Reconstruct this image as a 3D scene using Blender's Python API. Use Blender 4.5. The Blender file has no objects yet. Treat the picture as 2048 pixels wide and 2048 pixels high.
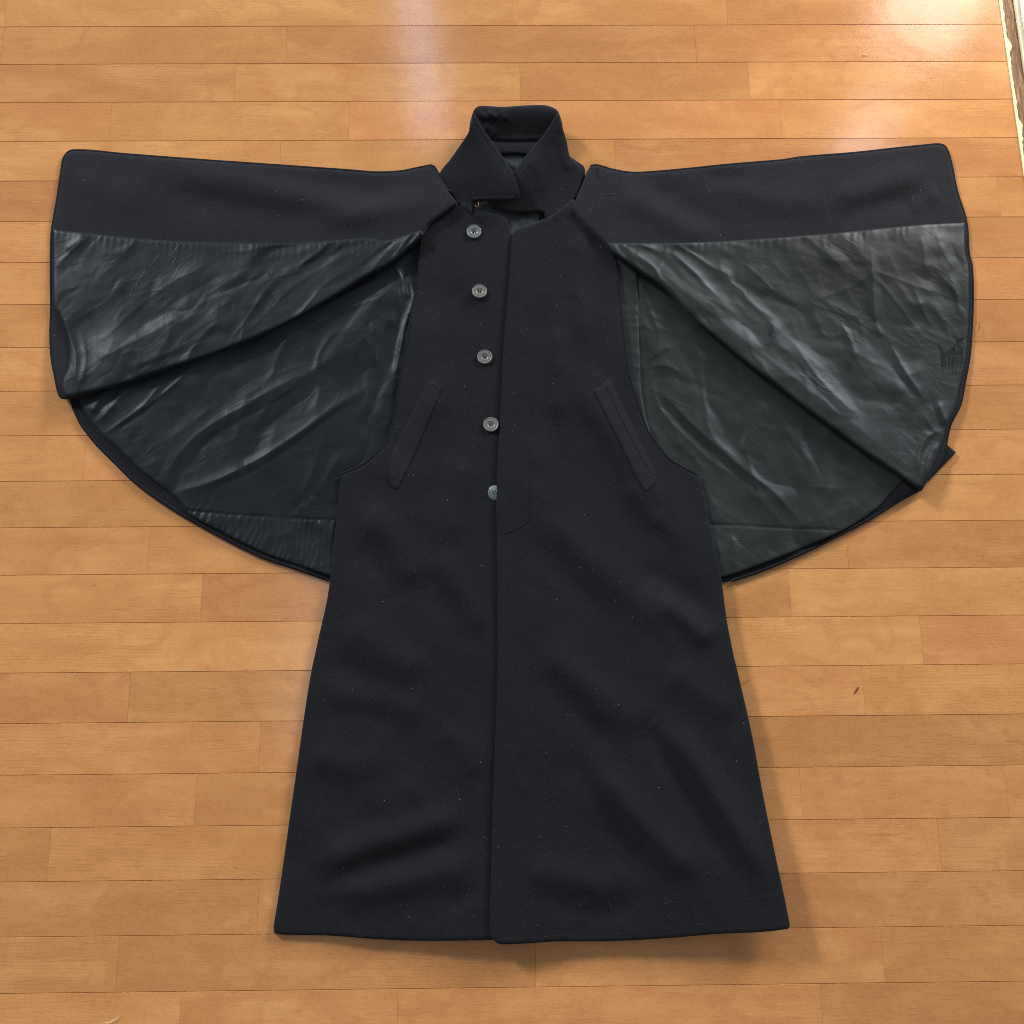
import bpy, math, random
import numpy as np
from mathutils import Vector, Matrix
from mathutils.geometry import delaunay_2d_cdt

S = bpy.context.scene
rng = np.random.default_rng(7)
random.seed(7)

# ------------------------------------------------------------------ camera
H, PITCH, YAW, ROLL, Y0 = 1.62699, math.radians(13.30727), math.radians(-2.63963), math.radians(2.13753), 1.265052
FPX, CPX = 2128.0, 1024.0
PW = 0.075                                   # one floor board is 75 mm wide


def cam_axes():
    cp, sp = math.cos(PITCH), math.sin(PITCH)
    right = Vector((1, 0, 0)); fwd = Vector((0, sp, -cp)); up = Vector((0, cp, sp))
    cr, sr = math.cos(ROLL), math.sin(ROLL)
    r2 = cr * right + sr * up; u2 = -sr * right + cr * up
    Z = Matrix.Rotation(YAW, 3, 'Z')
    return Z @ r2, Z @ u2, Z @ fwd


CR, CU, CF = cam_axes()
cam = bpy.data.cameras.new("camera"); cam_o = bpy.data.objects.new("camera", cam)
S.collection.objects.link(cam_o); S.camera = cam_o
M = Matrix((CR, CU, -CF)).transposed().to_4x4(); M.translation = Vector((0, 0, H))
cam_o.matrix_world = M
cam.sensor_fit = 'HORIZONTAL'; cam.sensor_width = 36.0; cam.lens = 36.0 * FPX / 2048.0
cam.clip_start = 0.05; cam.clip_end = 100.0


def at(P, z):
    """points on the photograph (2048 px) -> floor-plan metres at height z (arrays)"""
    P = np.asarray(P, float); z = np.asarray(z, float)
    r, u, f = (np.array(v) for v in (CR, CU, CF))
    d = ((P[:, 0] - CPX) / FPX)[:, None] * r + ((CPX - P[:, 1]) / FPX)[:, None] * u + f
    t = (H - z) / -d[:, 2]
    out = d * t[:, None]; out[:, 2] = z
    return out


def at1(x, y, z=0.0):
    return Vector(at([(x, y)], [z])[0])


# ------------------------------------------------------------------ light
W = bpy.data.worlds.new("World"); S.world = W; W.use_nodes = True
bg = W.node_tree.nodes["Background"]
bg.inputs[0].default_value = (0.93, 0.97, 1.0, 1); bg.inputs[1].default_value = 0.31


def area(name, loc, target, sx, sy, power, col, spread=math.pi):
    l = bpy.data.lights.new(name, 'AREA'); l.shape = 'RECTANGLE'; l.size = sx; l.size_y = sy
    l.energy = power; l.color = col; l.spread = spread
    o = bpy.data.objects.new(name, l); S.collection.objects.link(o)
    o.location = loc
    o.rotation_euler = (Vector(target) - Vector(loc)).to_track_quat('-Z', 'Y').to_euler()
    return o


area("window_light", (-8.6, 8.9, 5.2), (0, 0, 0), 2.0, 1.7, 1700, (0.95, 0.97, 1.0))
area("far_window_light", (8.0, 9.5, 3.9), (0, 0, 0), 3.8, 2.8, 1650, (0.97, 0.98, 1.0))
F1 = at1(842, 110); k1 = 2.17
area("curtain_gap_light", (F1.x * k1, F1.y * k1, 1.35), (F1.x, F1.y, 0.3), 0.12, 1.3, 3.6, (0.60, 0.782, 1.0))
F2 = at1(1880, -30); k2 = 2.1
area("door_light", (F2.x * k2, F2.y * k2, 1.45), (F2.x, F2.y, 0.2), 0.34, 0.9, 15, (1.0, 0.92, 0.8))
F3 = at1(1722, 285); k3 = 2.0
area("door_pane_light", (F3.x * k3, F3.y * k3, 1.6), (F3.x, F3.y, 0.2), 0.15, 0.26, 0.9, (0.95, 0.98, 1.0))
F4 = at1(640, 1260); k4 = (H + 2.4) / H
area("overhead_sheen_light", (F4.x * k4, F4.y * k4, 2.4), (F4.x * k4, F4.y * k4, 0), 0.3, 0.8, 1.1, (0.85, 0.92, 1.0))  # added overhead light, only for the bluish floor sheen left of the coat
sp = bpy.data.lights.new("door_sunlight", 'SPOT'); sp.energy = 105; sp.color = (1.0, 0.78, 0.48)
sp.spot_size = math.radians(30); sp.spot_blend = 1.0; sp.shadow_soft_size = 0.03
spo = bpy.data.objects.new("door_sunlight", sp); S.collection.objects.link(spo)
spt = at1(2010, -40); spo.location = (spt.x + 0.9, spt.y + 1.0, 1.2)
spo.rotation_euler = (spt - spo.location).to_track_quat('-Z', 'Y').to_euler()

S.view_settings.view_transform = 'Standard'; S.view_settings.look = 'None'
S.cycles.use_denoising = False; S.cycles.use_adaptive_sampling = False; S.cycles.filter_width = 1.0; S.cycles.use_light_tree = False
S.view_settings.exposure = 0.0; S.view_settings.gamma = 1.0


# ------------------------------------------------------------------ materials
def mat(name):
    m = bpy.data.materials.new(name); m.use_nodes = True
    nt = m.node_tree; b = nt.nodes["Principled BSDF"]
    return m, nt, b


def node(nt, typ, **kw):
    n = nt.nodes.new(typ)
    for k, v in kw.items():
        if k.startswith('i_'):
            key = k[2:]
            key = int(key) if key.isdigit() else key.replace('_', ' ')
            n.inputs[key].default_value = v
        else:
            setattr(n, k, v)
    return n


def ramp(nt, src, stops, interp='LINEAR'):
    r = nt.nodes.new('ShaderNodeValToRGB'); r.color_ramp.interpolation = interp
    e = r.color_ramp.elements
    while len(e) < len(stops): e.new(0.5)
    for i, (p, c) in enumerate(stops):
        e[i].position = p; e[i].color = c if len(c) == 4 else (*c, 1)
    nt.links.new(src, r.inputs[0]); return r.outputs[0]


def mix(nt, fac, a, b, blend='MIX'):
    n = nt.nodes.new('ShaderNodeMix'); n.data_type = 'RGBA'; n.blend_type = blend
    for sock, v in ((n.inputs[0], fac), (n.inputs[6], a), (n.inputs[7], b)):
        if hasattr(v, 'links'): nt.links.new(v, sock)
        elif isinstance(v, (int, float)): sock.default_value = v
        else: sock.default_value = (*v, 1) if len(v) == 3 else v
    return n.outputs[2]


def math_n(nt, op, a, b=None):
    n = nt.nodes.new('ShaderNodeMath'); n.operation = op
    for i, v in enumerate((a, b)):
        if v is None: continue
        if hasattr(v, 'links'): nt.links.new(v, n.inputs[i])
        else: n.inputs[i].default_value = v
    return n.outputs[0]


def bump(nt, b, hgt, dist, strength=1.0):
    n = nt.nodes.new('ShaderNodeBump'); n.inputs['Strength'].default_value = strength
    n.inputs['Distance'].default_value = dist
    nt.links.new(hgt, n.inputs['Height'])
    return n


def wood_floor(knot=False):
    m, nt, b = mat("maple_board_knot" if knot else "maple_board"); L = nt.links
    tc = node(nt, 'ShaderNodeTexCoord'); oi = node(nt, 'ShaderNodeObjectInfo')
    off = node(nt, 'ShaderNodeVectorMath', operation='SCALE'); off.inputs[0].default_value = (37.1, 91.7, 13.3)
    L.new(oi.outputs['Random'], off.inputs[3])
    add = node(nt, 'ShaderNodeVectorMath', operation='ADD')
    L.new(tc.outputs['Object'], add.inputs[0]); L.new(off.outputs[0], add.inputs[1])

    def mp(sx, sy):
        n = node(nt, 'ShaderNodeMapping'); n.inputs['Scale'].default_value = (sx, sy, 1)
        L.new(add.outputs[0], n.inputs[0]); return n.outputs[0]

    def noise(v, scale, det=3, rough=0.55, dist=0.0):
        n = node(nt, 'ShaderNodeTexNoise'); n.inputs['Scale'].default_value = scale
        n.inputs['Detail'].default_value = det; n.inputs['Roughness'].default_value = rough
        n.inputs['Distortion'].default_value = dist
        L.new(v, n.inputs['Vector']); return n.outputs['Fac']

    base = ramp(nt, noise(mp(1.0, 2.6), 5.5, 4, 0.5, 0.6),
                [(0.30, (0.475, 0.200, 0.058)), (0.5, (0.55, 0.250, 0.080)), (0.70, (0.625, 0.308, 0.108))])
    # clouded figure (darker mottling across the grain)
    fig = ramp(nt, noise(mp(1.0, 1.4), 14, 2, 0.5, 1.2), [(0.47, (0, 0, 0)), (0.66, (1, 1, 1))])
    base = mix(nt, math_n(nt, 'MULTIPLY', fig, 0.60), base, (0.47, 0.195, 0.060))
    # broad streaks along the grain
    st = ramp(nt, noise(mp(0.9, 16), 5, 3, 0.6), [(0.46, (0, 0, 0)), (0.66, (1, 1, 1))])
    base = mix(nt, math_n(nt, 'MULTIPLY', st, 0.30), base, (0.44, 0.185, 0.060))
    # growth-ring figure: thin curved lines on some boards
    wv = node(nt, 'ShaderNodeTexWave', wave_type='RINGS', rings_direction='Z', wave_profile='SIN')
    mpw = node(nt, 'ShaderNodeMapping'); mpw.inputs['Scale'].default_value = (1.0, 7.0, 1)
    L.new(add.outputs[0], mpw.inputs[0])
    wv.inputs['Scale'].default_value = 9; wv.inputs['Distortion'].default_value = 7.0
    wv.inputs['Detail'].default_value = 2.0; wv.inputs['Detail Scale'].default_value = 1.6
    L.new(mpw.outputs[0], wv.inputs['Vector'])
    ln = ramp(nt, wv.outputs['Fac'], [(0.0, (1, 1, 1)), (0.05, (0.2, 0.2, 0.2)), (0.13, (0, 0, 0))])
    msk = ramp(nt, noise(mp(1, 3), 3.2, 2), [(0.50, (0, 0, 0)), (0.58, (1, 1, 1))])
    lnm = math_n(nt, 'MULTIPLY', ln, msk)
    base = mix(nt, math_n(nt, 'MULTIPLY', lnm, 0.55), base, (0.33, 0.13, 0.04))
    # fine pores, short dashes along the board
    p1 = noise(mp(7, 100), 5, 3, 0.65)
    po = ramp(nt, p1, [(0.54, (0, 0, 0)), (0.68, (1, 1, 1))])
    pm = ramp(nt, noise(mp(1, 2.2), 7, 2), [(0.42, (0.12, 0.12, 0.12)), (0.65, (1, 1, 1))])
    base = mix(nt, math_n(nt, 'MULTIPLY', math_n(nt, 'MULTIPLY', po, pm), 0.50), base, (0.30, 0.125, 0.042))
    p2 = noise(mp(30, 130), 5, 2, 0.7)
    base = mix(nt, 0.20, base, ramp(nt, p2, [(0.3, (0.36, 0.16, 0.05)), (0.7, (0.74, 0.42, 0.18))]))
    # each board its own tone
    hv = node(nt, 'ShaderNodeHueSaturation')
    rr = math_n(nt, 'FRACT', math_n(nt, 'MULTIPLY', oi.outputs['Random'], 17.31))
    hv.inputs['Value'].default_value = 1
    L.new(math_n(nt, 'ADD', math_n(nt, 'MULTIPLY', oi.outputs['Random'], 0.22), 0.88), hv.inputs['Value'])
    L.new(math_n(nt, 'ADD', math_n(nt, 'MULTIPLY', rr, 0.006), 0.495), hv.inputs['Hue'])
    L.new(base, hv.inputs['Color'])
    col = hv.outputs[0]
    # stray pale scratches / dark flecks
    vo = node(nt, 'ShaderNodeTexVoronoi', feature='F1'); vo.inputs['Scale'].default_value = 9
    L.new(mp(0.8, 2.0), vo.inputs['Vector'])
    fl = ramp(nt, vo.outputs['Distance'], [(0.0, (1, 1, 1)), (0.018, (0.8, 0.8, 0.8)), (0.024, (0, 0, 0))])
    col = mix(nt, math_n(nt, 'MULTIPLY', fl, 0.5), col, (0.2, 0.075, 0.025))
    if knot:
        kp = at1(1713, 1381)
        geo = node(nt, 'ShaderNodeNewGeometry')
        mk = node(nt, 'ShaderNodeMapping', vector_type='TEXTURE')
        mk.inputs['Location'].default_value = (kp.x, kp.y, 0); mk.inputs['Rotation'].default_value = (0, 0, math.radians(52))
        mk.inputs['Scale'].default_value = (0.0115, 0.0028, 1)
        L.new(geo.outputs['Position'], mk.inputs[0])
        ns = node(nt, 'ShaderNodeTexNoise'); ns.inputs['Scale'].default_value = 300; L.new(geo.outputs['Position'], ns.inputs['Vector'])
        ln2 = node(nt, 'ShaderNodeVectorMath', operation='LENGTH'); L.new(mk.outputs[0], ln2.inputs[0])
        kd = math_n(nt, 'ADD', ln2.outputs['Value'], math_n(nt, 'MULTIPLY', ns.outputs['Fac'], 0.7))
        kf = ramp(nt, kd, [(0.75, (1, 1, 1)), (1.0, (0.75, 0.75, 0.75)), (1.25, (0, 0, 0))])
        col = mix(nt, math_n(nt, 'MULTIPLY', kf, 0.9), col, (0.11, 0.035, 0.012))
    L.new(col, b.inputs['Base Color'])
    rg = noise(mp(1, 1), 9, 4)
    L.new(math_n(nt, 'ADD', math_n(nt, 'MULTIPLY', rg, 0.09), 0.105), b.inputs['Roughness'])
    b.inputs['Specular IOR Level'].default_value = 0.45
    hsum = math_n(nt, 'SUBTRACT', math_n(nt, 'MULTIPLY', noise(mp(1, 1), 16, 2), 1.2), math_n(nt, 'MULTIPLY', po, 0.02))
    bp = bump(nt, b, hsum, 0.0006, 0.4); L.new(bp.outputs[0], b.inputs['Normal'])
    return m


def wool(name, base, sheen=0.25, lint=1.0):
    m, nt, b = mat(name); L = nt.links
    tc = node(nt, 'ShaderNodeTexCoord')

    def noise(scale, det=3, rough=0.6, mapping=None):
        n = node(nt, 'ShaderNodeTexNoise'); n.inputs['Scale'].default_value = scale
        n.inputs['Detail'].default_value = det; n.inputs['Roughness'].default_value = rough
        v = tc.outputs['Object']
        if mapping:
            mp = node(nt, 'ShaderNodeMapping', vector_type='TEXTURE'); mp.inputs['Scale'].default_value = tuple(1 / q for q in mapping[0])
            mp.inputs['Rotation'].default_value = (0, 0, mapping[1]); L.new(v, mp.inputs[0]); v = mp.outputs[0]
        L.new(v, n.inputs['Vector']); return n.outputs['Fac']
    c0 = tuple(x * 0.72 for x in base); c1 = tuple(x * 1.30 for x in base)
    col = ramp(nt, noise(420, 3, 0.75), [(0.3, c0), (0.7, c1)])
    worn = ramp(nt, noise(11, 4, 0.6), [(0.45, (0, 0, 0)), (0.75, (1, 1, 1))])
    col = mix(nt, math_n(nt, 'MULTIPLY', worn, 0.30), col, tuple(x * 1.55 for x in base))
    # lint: tiny pale specks caught in the nap
    for sc, thr, amt in ((75, 0.055, 0.30), (160, 0.07, 0.13)):
        vo = node(nt, 'ShaderNodeTexVoronoi', feature='F1'); vo.inputs['Scale'].default_value = sc
        L.new(tc.outputs['Object'], vo.inputs['Vector'])
        sel = math_n(nt, 'GREATER_THAN', vo.outputs['Color'], 0.72)
        f = math_n(nt, 'MULTIPLY', math_n(nt, 'LESS_THAN', vo.outputs['Distance'], thr), sel)
        col = mix(nt, math_n(nt, 'MULTIPLY', f, amt * lint), col, (0.45, 0.46, 0.48))
    L.new(col, b.inputs['Base Color'])
    b.inputs['Roughness'].default_value = 0.92; b.inputs['Specular IOR Level'].default_value = 0.18
    b.inputs['Sheen Weight'].default_value = sheen; b.inputs['Sheen Roughness'].default_value = 0.45
    b.inputs['Sheen Tint'].default_value = (0.75, 0.8, 0.95, 1)
    h1 = noise(900, 2, 0.8); h2 = noise(300, 3, 0.7, ((1, 0.45, 1), 0.2))
    hs = math_n(nt, 'ADD', math_n(nt, 'MULTIPLY', h1, 0.5), h2)
    bp = bump(nt, b, hs, 0.0011, 0.8); L.new(bp.outputs[0], b.inputs['Normal'])
    return m


def satin(name, base, rough=0.42, ang=0.6, spec=0.3):
    m, nt, b = mat(name); L = nt.links
    tc = node(nt, 'ShaderNodeTexCoord')

    def mp(scale, rot):
        n = node(nt, 'ShaderNodeMapping', vector_type='TEXTURE'); n.inputs['Scale'].default_value = tuple(1 / q for q in scale)
        n.inputs['Rotation'].default_value = (0, 0, rot); L.new(tc.outputs['Object'], n.inputs[0]); return n.outputs[0]

    def noise(v, scale, det=3, rgh=0.55, dist=0.0):
        n = node(nt, 'ShaderNodeTexNoise'); n.inputs['Scale'].default_value = scale
        n.inputs['Detail'].default_value = det; n.inputs['Roughness'].default_value = rgh
        n.inputs['Distortion'].default_value = dist
        L.new(v, n.inputs['Vector']); return n.outputs['Fac']
    v0 = tc.outputs['Object']
    col = ramp(nt, noise(v0, 9, 4, 0.6), [(0.3, tuple(x * 0.78 for x in base)), (0.7, tuple(x * 1.28 for x in base))])
    weave = noise(mp((1, 5, 1), ang), 420, 2, 0.6)
    col = mix(nt, 0.35, col, ramp(nt, weave, [(0.3, tuple(x * 0.6 for x in base)), (0.7, tuple(x * 1.4 for x in base))]))
    L.new(col, b.inputs['Base Color'])
    L.new(math_n(nt, 'ADD', math_n(nt, 'MULTIPLY', noise(v0, 30, 3), 0.16), rough - 0.08), b.inputs['Roughness'])
    b.inputs['Specular IOR Level'].default_value = spec
    b.inputs['Specular Tint'].default_value = (0.80, 0.90, 1.0, 1)
    b.inputs['Sheen Weight'].default_value = 0.06; b.inputs['Sheen Roughness'].default_value = 0.4
    # small crush wrinkles: ridged noise = 1-|2n-1|
    def ridged(v, sc, det, dist):
        n = noise(v, sc, det, 0.5, dist)
        a = math_n(nt, 'ABSOLUTE', math_n(nt, 'SUBTRACT', math_n(nt, 'MULTIPLY', n, 2.0), 1.0))
        return math_n(nt, 'POWER', math_n(nt, 'SUBTRACT', 1.0, a), 16.0)
    r1 = ridged(mp((1.0, 3.2, 1), ang), 7.0, 2, 0.8)
    r2 = ridged(mp((1.0, 2.0, 1), ang + 0.5), 16.0, 2, 0.5)
    g = noise(mp((1, 2.2, 1), ang), 14, 3, 0.55)
    msk = ramp(nt, noise(v0, 8, 2), [(0.40, (0, 0, 0)), (0.62, (1, 1, 1))])
    hs = math_n(nt, 'ADD', math_n(nt, 'MULTIPLY', math_n(nt, 'ADD', r1, math_n(nt, 'MULTIPLY', r2, 0.55)), math_n(nt, 'MULTIPLY', msk, 0.20)), math_n(nt, 'MULTIPLY', g, 0.4))
    hs = math_n(nt, 'ADD', hs, math_n(nt, 'MULTIPLY', weave, 0.02))
    bp = bump(nt, b, hs, 0.0017, 0.8); L.new(bp.outputs[0], b.inputs['Normal'])
    return m


def plain(name, col, rough=0.6, spec=0.4, metal=0.0, nscale=0, namt=0.25, bdist=0.0):
    m, nt, b = mat(name)
    b.inputs['Roughness'].default_value = rough; b.inputs['Specular IOR Level'].default_value = spec
    b.inputs['Metallic'].default_value = metal
    if nscale:
        n = node(nt, 'ShaderNodeTexNoise'); n.inputs['Scale'].default_value = nscale; n.inputs['Detail'].default_value = 4
        tc = node(nt, 'ShaderNodeTexCoord'); nt.links.new(tc.outputs['Object'], n.inputs['Vector'])
        c = ramp(nt, n.outputs['Fac'], [(0.3, tuple(x * (1 - namt) for x in col)), (0.7, tuple(min(1, x * (1 + namt)) for x in col))])
        nt.links.new(c, b.inputs['Base Color'])
        if bdist:
            bp = bump(nt, b, n.outputs['Fac'], bdist, 0.8); nt.links.new(bp.outputs[0], b.inputs['Normal'])
    else:
        b.inputs['Base Color'].default_value = (*col, 1)
    return m


M_BOARD = wood_floor(); M_KNOT = wood_floor(True)
M_SUB = plain("groove_stain", (0.34, 0.14, 0.045), 0.8, 0.1)
M_WOOL = wool("black_wool", (0.0082, 0.0085, 0.0105), 0.07)
M_WOOL2 = wool("navy_black_wool", (0.0105, 0.0111, 0.0148), 0.09)
M_PIPE = wool("black_braid", (0.007, 0.007, 0.009), 0.03, 0.0)
M_SATIN_A = satin("black_satin_lining", (0.0095, 0.0113, 0.0132), 0.46, 0.55, 0.17)
M_SATIN_LIT = satin("window_lit_black_lining", (0.0175, 0.0192, 0.0180), 0.48, -0.72, 0.22)  # lighter olive copy of the lining; right-hand window light put into the colour
M_SATIN_N = satin("neck_lining", (0.024, 0.026, 0.028), 0.5, 0.2)
M_THREAD = plain("black_thread", (0.010, 0.010, 0.012), 0.8, 0.2)
M_FRAY = plain("frayed_grey_thread", (0.019, 0.021, 0.0205), 0.7, 0.3)
M_BUT = plain("smoked_horn_button", (0.125, 0.119, 0.108), 0.36, 0.55, 0, 160, 0.18)
M_BUT2 = plain("blue_grey_horn_button", (0.11, 0.13, 0.143), 0.33, 0.55, 0, 160, 0.15)
M_BRASS = plain("brass", (0.26, 0.17, 0.06), 0.4, 0.5, 1.0)


# ------------------------------------------------------------------ numpy helpers
def vnoise(P, scale, seed=0, octaves=3, ax=1.0, ang=0.0):
    """value-noise fbm, -1..1; scale in px"""
    c, s = math.cos(ang), math.sin(ang)
    X = (P[:, 0] * c + P[:, 1] * s) / scale / ax; Y = (-P[:, 0] * s + P[:, 1] * c) / scale
    out = np.zeros(len(P)); amp = 1.0; tot = 0
    for o in range(octaves):
        T = np.random.default_rng(seed * 31 + o + 1).uniform(-1, 1, (64, 64))
        xi = np.floor(X).astype(int); yi = np.floor(Y).astype(int); fx = X - xi; fy = Y - yi
        fx = fx * fx * fx * (fx * (fx * 6 - 15) + 10); fy = fy * fy * fy * (fy * (fy * 6 - 15) + 10)
        g = lambda i, j: T[(xi + i) % 64, (yi + j) % 64]
        out += amp * ((g(0, 0) * (1 - fx) + g(1, 0) * fx) * (1 - fy) + (g(0, 1) * (1 - fx) + g(1, 1) * fx) * fy)
        tot += amp; amp *= 0.5; X = X * 2 + 5.3; Y = Y * 2 + 9.1
    return out / tot


def rnoise(P, scale, seed=0, ax=1.0, ang=0.0):
    """creased cloth: flat facets meeting in soft-sharp crests and valleys, about -1..1"""
    Q = P + np.stack([vnoise(P, scale * 1.3, seed + 40, 2), vnoise(P, scale * 1.3, seed + 41, 2)], 1) * scale * 0.45
    a = vnoise(Q, scale, seed, 1, ax, ang); b = vnoise(Q, scale * 0.8, seed + 7, 1, ax * 0.8, ang + 0.35)
    r = lambda n: np.sqrt(n * n + 0.0015)
    return 1.7 * (r(a) - 0.6 * r(b)) - 0.25


def fan(P, cx, cy):
    """cloth coordinates that fan out from the shoulder: along the fold, across the folds"""
    d = P - np.array([cx, cy]); return np.stack([np.hypot(d[:, 0], d[:, 1]), np.arctan2(d[:, 1], np.abs(d[:, 0])) * 430], 1)


def spline(pts, step=5.0, closed=False, smooth=True):
    """Catmull-Rom resample; a point given as (x,y,1) is a hard corner"""
    P = [(p[0], p[1]) for p in pts]; hard = [len(p) > 2 for p in pts]
    n = len(P); out = []
    rngi = range(n if closed else n - 1)
    for i in rngi:
        p1 = np.array(P[i]); p2 = np.array(P[(i + 1) % n])
        p0 = np.array(P[(i - 1) % n]) if (closed or i > 0) else 2 * p1 - p2
        p3 = np.array(P[(i + 2) % n]) if (closed or i + 2 < n) else 2 * p2 - p1
        L = np.linalg.norm(p2 - p1); k = max(1, int(round(L / step)))
        t1 = (p2 - p0); t2 = (p3 - p1)
        t1 = t1 / (np.linalg.norm(t1) + 1e-9) * L; t2 = t2 / (np.linalg.norm(t2) + 1e-9) * L
        if hard[i]: t1 = p2 - p1
        if hard[(i + 1) % n]: t2 = p2 - p1
        for j in range(k):
            t = j / k
            if smooth:
                h = (2*t**3 - 3*t**2 + 1) * p1 + (t**3 - 2*t**2 + t) * t1 + (-2*t**3 + 3*t**2) * p2 + (t**3 - t**2) * t2
            else:
                h = p1 + (p2 - p1) * t
            out.append(h)
    if not closed: out.append(np.array(P[-1], float))
    return np.array(out)


def poly_dist(P, C, closed=False):
    """distance to polyline C, signed side, arc parameter 0..1"""
    A = C; B = np.roll(C, -1, 0)
    if not closed: A = A[:-1]; B = B[:-1]
    seg = np.linalg.norm(B - A, axis=1); arc = np.concatenate([[0], np.cumsum(seg)])
    best = np.full(len(P), 1e18); side = np.ones(len(P)); par = np.zeros(len(P))
    for i in range(len(A)):
        d = B[i] - A[i]; l2 = d @ d + 1e-12
        r = P - A[i]; t = np.clip((r @ d) / l2, 0, 1)
        q = r - t[:, None] * d
        dd = (q * q).sum(1); mk = dd < best
        best[mk] = dd[mk]; par[mk] = arc[i] + t[mk] * seg[i]
        side[mk] = np.sign(d[0] * r[mk, 1] - d[1] * r[mk, 0])
    return np.sqrt(best), side, par / max(arc[-1], 1e-9)


def inside(P, C):
    x, y = P[:, 0], P[:, 1]; r = np.zeros(len(P), bool)
    for i in range(len(C)):
        x1, y1 = C[i]; x2, y2 = C[(i + 1) % len(C)]
        if y1 == y2: continue
        c = ((y1 > y) != (y2 > y)) & (x < (x2 - x1) * (y - y1) / (y2 - y1) + x1)
        r ^= c
    return r


def ridges(P, lst, gain=1.0, cusp=False, neg=0.7):
    """lst: (points, height mm, sigma side+, sigma side-); cusp = sharp crest"""
    z = np.zeros(len(P))
    for e in lst:
        pts, h, w1 = e[0], e[1], e[2]; w2 = e[3] if len(e) > 3 else w1
        C = spline(pts, 14)
        lo = C.min(0) - 4 * max(w1, w2); hi = C.max(0) + 4 * max(w1, w2)
        mk = np.all((P > lo) & (P < hi), axis=1)
        if not mk.any(): continue
        d, s, t = poly_dist(P[mk], C)
        w = np.where(s > 0, w1, w2)
        tp = np.clip(np.minimum(t, 1 - t) / 0.22, 0, 1); tp = tp * tp * (3 - 2 * tp)
        z[mk] += gain * (h if h > 0 else neg * h) * (np.exp(-(d / (1.5 * w)) ** 1.15) if cusp else np.exp(-0.5 * (d / w) ** 2)) * (0.25 + 0.75 * tp) * np.where((t <= 0) | (t >= 1), 0.6, 1)
    return z


def puckers(P, line, amp, wl, reach, seed, both=False):
    C = spline(line, 12); d, s, t = poly_dist(P, C)
    L = np.linalg.norm(np.diff(C, axis=0), axis=1).sum()
    u = t * L
    ph = vnoise(np.stack([u, np.full_like(u, seed * 77.0)], 1), wl * 2.2, seed, 2) * 5.0
    a = 0.55 + 0.6 * vnoise(np.stack([u, np.full_like(u, seed * 31.0)], 1), 60, seed + 5, 2)
    v = np.sin(u / wl * 2 * math.pi + ph + d * 0.03)
    f = np.exp(-d / reach) * np.clip(d / 3.0, 0.15, 1)
    if not both: f = f * (s > 0)
    return amp * v * np.clip(a, 0, 1.3) * f


ORIGIN = at1(985, 1050)                         # the coat's base point on the floor
ORG = np.array([ORIGIN.x, ORIGIN.y, 0.0])


def new_obj(name, me, m, parent=None, smooth=True):
    if m: me.materials.append(m)
    if smooth:
        me.polygons.foreach_set('use_smooth', [True] * len(me.polygons))
    o = bpy.data.objects.new(name, me); S.collection.objects.link(o)
    if parent is not None: o.parent = parent
    return o


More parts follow.
